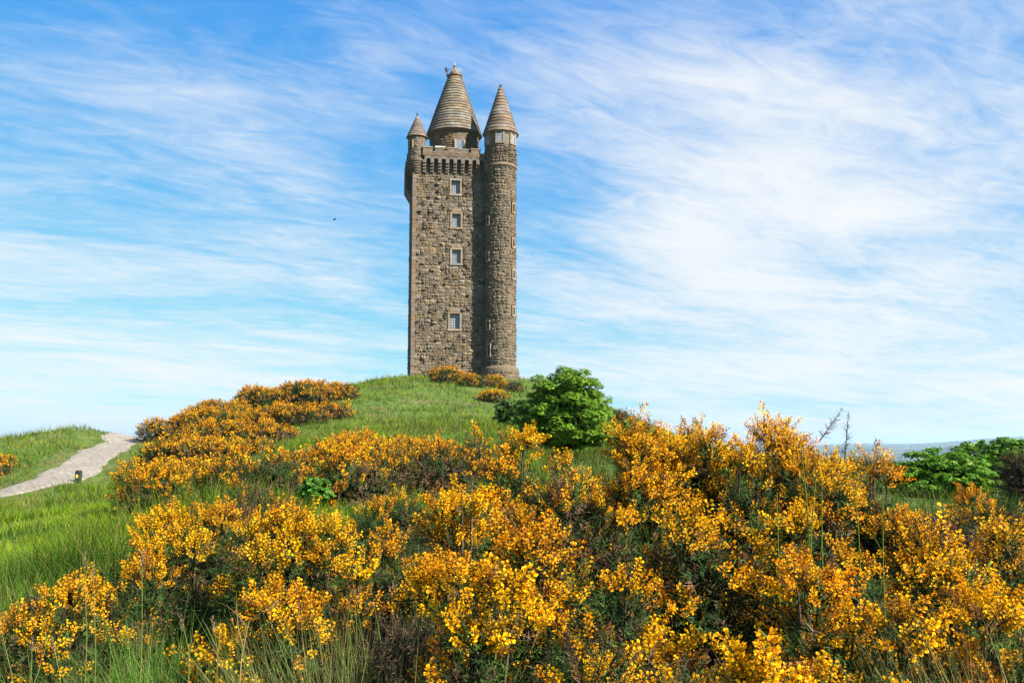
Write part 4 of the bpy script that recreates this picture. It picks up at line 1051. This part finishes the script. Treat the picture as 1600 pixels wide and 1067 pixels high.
def put_blades(acc, x, y, h, w, cs, r, lean=.35, lod=0):
    n = len(x); z = ground(x, y); pos = np.stack([x, y, z - .02], 1)
    ax = unit(np.stack([r.normal(0, lean, n), r.normal(0, lean, n), np.ones(n)], 1)); f = frames(ax, r.uniform(0, 6.28, n))
    Mx = f * np.stack([h, w, h], 1)[:, None, :]
    vi = r.integers(0, 6, n)
    for v in range(6):
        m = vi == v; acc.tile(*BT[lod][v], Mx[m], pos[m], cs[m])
def on_path(x, y):
    d = np.full(len(x), 99.0)
    for p in path_line[::2]: d = np.minimum(d, np.hypot(x - p[0], y - p[1]))
    return d
def patch(x, y, s, ph):
    return .5 + .25 * np.sin(x * s + 1.7 * np.sin(y * s * .8 + ph)) + .25 * np.sin(y * s * 1.3 + 1.9 * np.sin(x * s * .7 + ph * 2))
def meadow():
    r = np.random.default_rng(90)
    # hill and lawn, density falls with distance so that it holds in the picture
    n = 240000; az = r.uniform(R(-33), R(14), n); rr = np.exp(r.uniform(math.log(6.0), math.log(118), n))
    x, y = rr * np.sin(az), rr * np.cos(az)
    dp = on_path(x, y); ok = (dp > .95 + r.uniform(0, .40, n)) & ~((az > R(2)) & (rr < 30)); x, y, rr, dp = x[ok], y[ok], rr[ok], dp[ok]; n = len(x)
    lawn = smooth(34, 24, rr) * smooth(-4.0, -7.0, x)
    p1 = patch(x, y, .35, 1.0); p2 = patch(x, y, 1.1, 2.5)
    g1, g2, g3, g4 = np.array([.080, .180, .006]), np.array([.195, .275, .010]), np.array([.22, .18, .060]), np.array([.034, .085, .009])
    k = np.clip(p1 + r.normal(0, .22, n), 0, 1)[:, None]; c = g1 * (1 - k) + g2 * k
    dk = (p2 + r.normal(0, .2, n) > .80)[:, None]; c = np.where(dk, g4, c)
    dry = (r.random(n) < .06 + (.10 + .30 * smooth(.5, .85, patch(x, y, .55, 4.0))) * (1 - lawn) + .45 * (dp < 2.0)); c[dry] = g3
    c = c * r.uniform(.7, 1.3, (n, 1))
    h = np.where(lawn > .5, r.uniform(.10, .22, n), r.uniform(.18, .45, n)) * (1 + .5 * (p2 - .5)); p3 = patch(x * 1.0, y * 1.0, 2.3, .4) * patch(x, y, .9, 3.1); tuft = smooth(.30, .5, p3); h = h * (1 + .9 * tuft * (1 - lawn)); c = c * (1 - .30 * tuft[:, None] * (r.random((n, 1)) < .7)); h = np.where(dp < 2.2, h * .5, h)
    w = np.maximum(.005, rr * .00062) * r.uniform(.7, 1.4, n)
    a = Acc(); m = rr < 22
    put_blades(a, x[m], y[m], h[m], w[m], c[m], r, .4, 1); put_blades(a, x[~m], y[~m], h[~m] * 1.1, w[~m], c[~m], r, .45, 2)
    a.build('meadow_grass', grassm, None, kind='stuff', label='green grass covering the lawn and the hillside', category='grass')
    m2 = 30000; az2 = r.uniform(R(-4), R(34), m2); r2 = np.exp(r.uniform(math.log(7.5), math.log(48), m2)); x2, y2 = r2 * np.sin(az2), r2 * np.cos(az2)
    c2 = np.where((r.random(m2) < .3)[:, None], np.array([.15, .12, .045]), np.array([.060, .120, .010])) * r.uniform(.6, 1.2, (m2, 1))
    put_blades(a2 := Acc(), x2, y2, r.uniform(.25, .6, m2), np.maximum(.006, r2 * .0007) * r.uniform(.7, 1.4, m2), c2, r, .4, 1)
    a2.build('rough_grass', grassm, None, kind='stuff', label='rough grass and dry stems growing under the gorse on the right', category='grass')
    # tall seeding grass in the near left corner
    a = Acc(); n = 9000; n = 16000; x = r.uniform(-6.5, -1.2, n); y = r.uniform(4.2, 9.5, n); ok = (x / y < -.52 + r.normal(0, .03, n)) | ((x / y < -.36) & (y < 5.2)); x, y = x[ok], y[ok]; n = len(x)
    c = np.where((r.random(n) < .25)[:, None], np.array([.24, .20, .085]), np.array([.070, .155, .022])) * r.uniform(.6, 1.35, (n, 1))
    put_blades(a, x, y, r.uniform(.20, .55, n), r.uniform(.0025, .006, n), c, r, .25, 0)
    a.build('tall_grass', grassm, None, kind='stuff', label='tall seeding grass in the bottom left corner', category='grass')
meadow()
def tussock(label, px, py, Y, hw, h, n, cols, seed, lean=.4):
    r = np.random.default_rng(seed); c = P(px, py, Y); g = gz(c.x, Y); zb = max(c.z - h * .75, g) 
    root = empty('grass_tussock', (c.x, Y, g), 0, label=label, category='grass', group='grass tussocks')
    a = Acc(); x = r.normal(0, hw * px_m(Y) * .5, n); y = r.normal(0, .12, n); H = (c.z - g) * r.uniform(.6, 1.1, n)
    ax = unit(np.stack([r.normal(0, lean, n) + x * 1.2, r.normal(-.1, lean, n), np.ones(n)], 1))
    Mx = frames(ax, r.uniform(0, 6.28, n)) * np.stack([H, r.uniform(.003, .0075, n), H], 1)[:, None, :]
    cs = np.array(cols)[r.integers(0, len(cols), n)] * r.uniform(.6, 1.3, (n, 1)); vi = r.integers(0, 6, n)
    for v in range(6):
        m = vi == v; a.tile(*BT[0][v], Mx[m], np.stack([x, y, np.full(n, -.02)], 1)[m], cs[m])
    a.build('blades', grassm, root, kind='stuff')
tussock('dry yellow-green grass tussock in the hollow, bottom left of centre', 555, 925, 3.35, 70, .6, 2600, [(.16, .17, .05), (.22, .17, .07), (.10, .15, .03)], 3, .35)
tussock('straw-coloured grass tussock in the bottom right corner', 1545, 965, 2.75, 100, .7, 1600, [(.24, .19, .07), (.14, .17, .04), (.20, .15, .05)], 4, .3)
tussock('green grass tuft at the bottom edge, left', 300, 985, 3.6, 75, .5, 800, [(.06, .15, .02), (.10, .18, .03)], 5, .35)
tussock('green grass tuft between gorse clumps, bottom left', 235, 940, 4.6, 55, .5, 600, [(.06, .15, .02), (.12, .18, .04)], 6, .3)

def stalk(label, pts, w, colr, group, head=None, seed=0):
    """one tall grass stalk through photo points (px, py, Y)"""
    r = np.random.default_rng(700 + seed); p = [np.array(P(*q)) for q in pts]; b = p[0].copy(); b[2] = gz(b[0], b[1]); o = b.copy()
    line = [b] + p; t = np.linspace(0, len(line) - 1, 14); line = np.array(line); ln = np.stack([np.interp(t, np.arange(len(line)), line[:, k]) for k in range(3)], 1) - o
    root = empty('grass_stalk', tuple(o), 0, label=label, category='grass', group=group)
    a = Acc(); n = len(ln); an = np.arange(4) * math.pi / 2; V = []
    for i in range(n):
        ww = w * (1 - .6 * i / n); V.append(np.stack([ln[i, 0] + ww * np.cos(an), ln[i, 1] + ww * np.sin(an), np.full(4, ln[i, 2])], 1))
    T = []
    for i in range(n - 1):
        for j in range(4): q = i * 4 + j; q2 = i * 4 + (j + 1) % 4; T += [(q, q2, q2 + 4), (q, q2 + 4, q + 4)]
    a.add(np.concatenate(V), T, colr); a.build('stem', grassm, root)
    for i in (3, 6, 8):
        bl = Acc(); ax = unit(np.array([[r.normal(0, .5), r.normal(0, .3), 1.0]])); L_ = r.uniform(.12, .24)
        Mx = frames(ax, r.uniform(0, 6, 1)) * np.array([L_, .0035, L_])[None, None, :]
        bl.tile(*BT[0][0], Mx, ln[i][None], np.array(colr)[None] * 1.1); bl.build('leaf', grassm, root)
    if head:
        hd = Acc(); m = 40; z = r.uniform(0, 1, m); axd = ln[-1] - ln[-2]; axd = axd / np.linalg.norm(axd)
        pos = ln[-1] + axd * (z * head)[:, None] + r.normal(0, .003, (m, 3)); Mx = frames(unit(axd[None] + r.normal(0, .35, (m, 3))), r.uniform(0, 6, m)) * np.array([.018, .003, .018])[None, None, :]
        hd.tile(*BT[2][0], Mx, pos, np.array([.30, .23, .11])[None] * r.uniform(.7, 1.3, (m, 1))); hd.build('seed_head', grassm, root)
GS = 'tall grass stalks among the gorse'
gc = (.13, .20, .035)
stalk('leftmost thin green grass stalk in the right gorse', [(1216, 860, 3.9), (1214, 768, 3.9)], .0035, gc, GS, None, 1)
stalk('grass stalk leaning left towards the round flowering head', [(1262, 800, 4.0), (1252, 697, 4.0)], .004, gc, GS, None, 2)
stalk('grass stalk rising just right of the yellow dome', [(1266, 850, 3.9), (1275, 742, 3.9)], .004, gc, GS, None, 3)
stalk('short upright grass stalk beside the yellow dome', [(1284, 850, 3.9), (1284, 745, 3.9)], .0035, gc, GS, None, 4)
stalk('curved grass stalk under the bare spiky shoots', [(1342, 830, 3.9), (1334, 760, 3.9), (1322, 728, 3.9)], .003, gc, GS, None, 5)
stalk('tallest grass stalk right of the bare shoots', [(1380, 900, 3.4), (1379, 745, 3.4)], .003, gc, GS, None, 6)
stalk('arching dry stalk across the dark bottom left hollow', [(375, 1040, 3.0), (388, 970, 3.0), (412, 955, 3.0)], .003, (.26, .20, .09), GS, .05, 7)
k = 8
for (x0, y0, x1, y1, nm) in ((20, 1060, 2, 985, 'pale seed head at the extreme left bottom corner'), (95, 1060, 86, 1020, 'seed head stalk leaning left at bottom left'), (48, 1060, 50, 1020, 'short seed head stalk near the left bottom corner'),
                         (136, 1000, 132, 890, 'dark green stalk before the far left gorse'), (150, 1030, 146, 905, 'pale stalk beside the far left gorse'), (222, 1000, 222, 885, 'stalk before the second gorse mound'),
                         (296, 1020, 288, 985, 'seed head drooping at bottom left hollow'), (340, 1020, 336, 990, 'thin seed head in the dark hollow')):
    stalk('grass stalk: ' + nm, [(x0, y0, 3.6), (x1, y1, 3.6)], .0028, (.15, .17, .05), GS, .06, k); k += 1

# ------------------------------------------------------------------ small things
def waymarker():
    c = P(122, 757, 41.2); g = gz(c.x, c.y); topz = max(P(122, 737, 41.2).z, g + .6)
    root = empty('waymarker_post', (c.x, c.y, g), R(-12), label='short black waymarker post with yellow arrow beside the path', category='post')
    a = Acc(); h = topz - g; w = .105
    a.box(-w, w, -w, w, -.2, h - .06); a.build('post', black_m, root)
    a = Acc(); v = [(-w, -w, h - .06), (w, -w, h - .06), (w, w, h - .06), (-w, w, h - .06), (-w * .7, -w * .7, h), (w * .7, -w * .7, h), (w * .7, w * .7, h), (-w * .7, w * .7, h)]
    a.quads(v, [(0, 1, 5, 4), (1, 2, 6, 5), (2, 3, 7, 6), (3, 0, 4, 7), (4, 5, 6, 7)]); a.build('cap', black_m, root)
    a = Acc(); z = h - .27; y = -w - .006
    pts = [(-.05, z - .08), (.05, z - .08), (.05, z + .01), (.075, z + .01), (0, z + .10), (-.075, z + .01), (-.05, z + .01)]
    vv = [(p[0], y, p[1]) for p in pts] + [(p[0], -w, p[1]) for p in pts]; n = len(pts)
    a.quads(vv, [(0, 1, 2, 6), (3, 4, 5)] + [(i, n + i, n + (i + 1) % n, (i + 1) % n) for i in range(n)]); a.build('arrow_mark', yellow_m, root)
waymarker()
def bird():
    p = P(522, 343.5, 140); a = Acc()
    a.quads([(-.32, .0, .0), (-.1, -.07, .03), (.22, -.05, .03), (.38, 0, .04), (.22, .05, .03), (-.1, .07, .03), (0, 0, -.07), (0, 0, .1)],
            [(0, 1, 7), (1, 2, 7), (2, 3, 7), (3, 4, 7), (4, 5, 7), (5, 0, 7), (1, 0, 6), (2, 1, 6), (3, 2, 6), (4, 3, 6), (5, 4, 6), (0, 5, 6)])
    for s in (-1, 1):
        a.quads([(-.08, s * .05, .03), (.18, s * .05, .03), (.14, s * .4, .18), (-.02, s * .4, .18), (.02, s * .8, .10)], [(0, 1, 2, 3), (3, 2, 4)])
    o = a.build('bird', black_m, None, label='tiny dark bird flying left of the tower', category='bird'); o.location = p; o.rotation_euler = (0, 0, R(25))
bird()

# ------------------------------------------------------------------ far country: houses and woods in the haze
def far_land():
    r = np.random.default_rng(17)
    a = Acc(); iv, it = ico(1); n = 5200
    az = r.uniform(R(12), R(34), n); rr = np.exp(r.uniform(math.log(2600), math.log(10500), n))
    # hedgerow lines and copses
    az += .006 * np.sin(rr / 90); x, y = rr * np.sin(az), rr * np.cos(az); keep = patch(x, y, .0045, .6) + r.normal(0, .12, n) > .52; x, y, rr = x[keep], y[keep], rr[keep]
    z = ground(x, y); n = len(x); s = r.uniform(4, 9, n) * np.where(rr > 7500, .6, 1.2)
    Mx = np.zeros((n, 3, 3)); Mx[:, 0, 0] = s * r.uniform(1.2, 3.5, n); Mx[:, 1, 1] = s * 1.2; Mx[:, 2, 2] = s * r.uniform(.7, 1.1, n)
    a.tile(iv, it, np.ones((len(iv), 3)), Mx, np.stack([x, y, z + s * .4], 1), np.array([.020, .036, .018])[None] * r.uniform(.6, 1.5, (n, 1)))
    a.build('far_woodland', leafm, None, kind='stuff', label='hazy woods and hedgerows on the far plain', category='woodland')
    b = Acc(); b.box(-6, 6, -4, 4, -2, 5); wall = mesh_np('wall', np.concatenate(b.V), np.concatenate(b.T), np.concatenate(b.C)); wall.materials.append(white_m)
    b = Acc(); b.quads([(-6.4, -4.5, 4.9), (6.4, -4.5, 4.9), (6.4, 4.5, 4.9), (-6.4, 4.5, 4.9), (-6.4, 0, 8.6), (6.4, 0, 8.6)], [(0, 1, 5, 4), (2, 3, 4, 5), (1, 2, 5), (3, 0, 4), (3, 2, 1, 0)])
    roof = mesh_np('roof', np.concatenate(b.V), np.concatenate(b.T), np.concatenate(b.C)); roof.materials.append(simple_mat('far_roof', (.10, .08, .075), (.16, .13, .12), .1))
    for i in range(42):
        px = r.choice([r.normal(1440, 28), r.normal(1310, 12)], p=[.72, .28]); Y = r.uniform(3300, 5200) if px > 1380 else r.uniform(2600, 3600)
        X = (px - 800) / F * Y; g = gz(X, Y)
        h = empty('far_house', (X, Y, g), r.uniform(0, 3.1), label='tiny pale house in the hazy town far below', category='house', group='houses of the far town'); h.scale = (1.5, 1.5, 1.5)
        for nm, me in (('wall', wall), ('roof', roof)):
            o = bpy.data.objects.new(nm, me); col.objects.link(o); o.parent = h
far_land()
def haze():
    m, nt = new_mat('haze_air'); out = _node(nt, 'ShaderNodeOutputMaterial'); v = _node(nt, 'ShaderNodeVolumePrincipled')
    v.inputs['Color'].default_value = (.55, .76, 1.0, 1); v.inputs['Density'].default_value = 7e-5; v.inputs['Anisotropy'].default_value = 0.2
    nt.links.new(v.outputs[0], out.inputs['Volume'])
    a = Acc(); a.box(-31000, 31000, -31000, 31000, -260, 110); a.build('haze', m, None, kind='stuff', label='thin pale blue haze over the far country', category='haze')
haze()
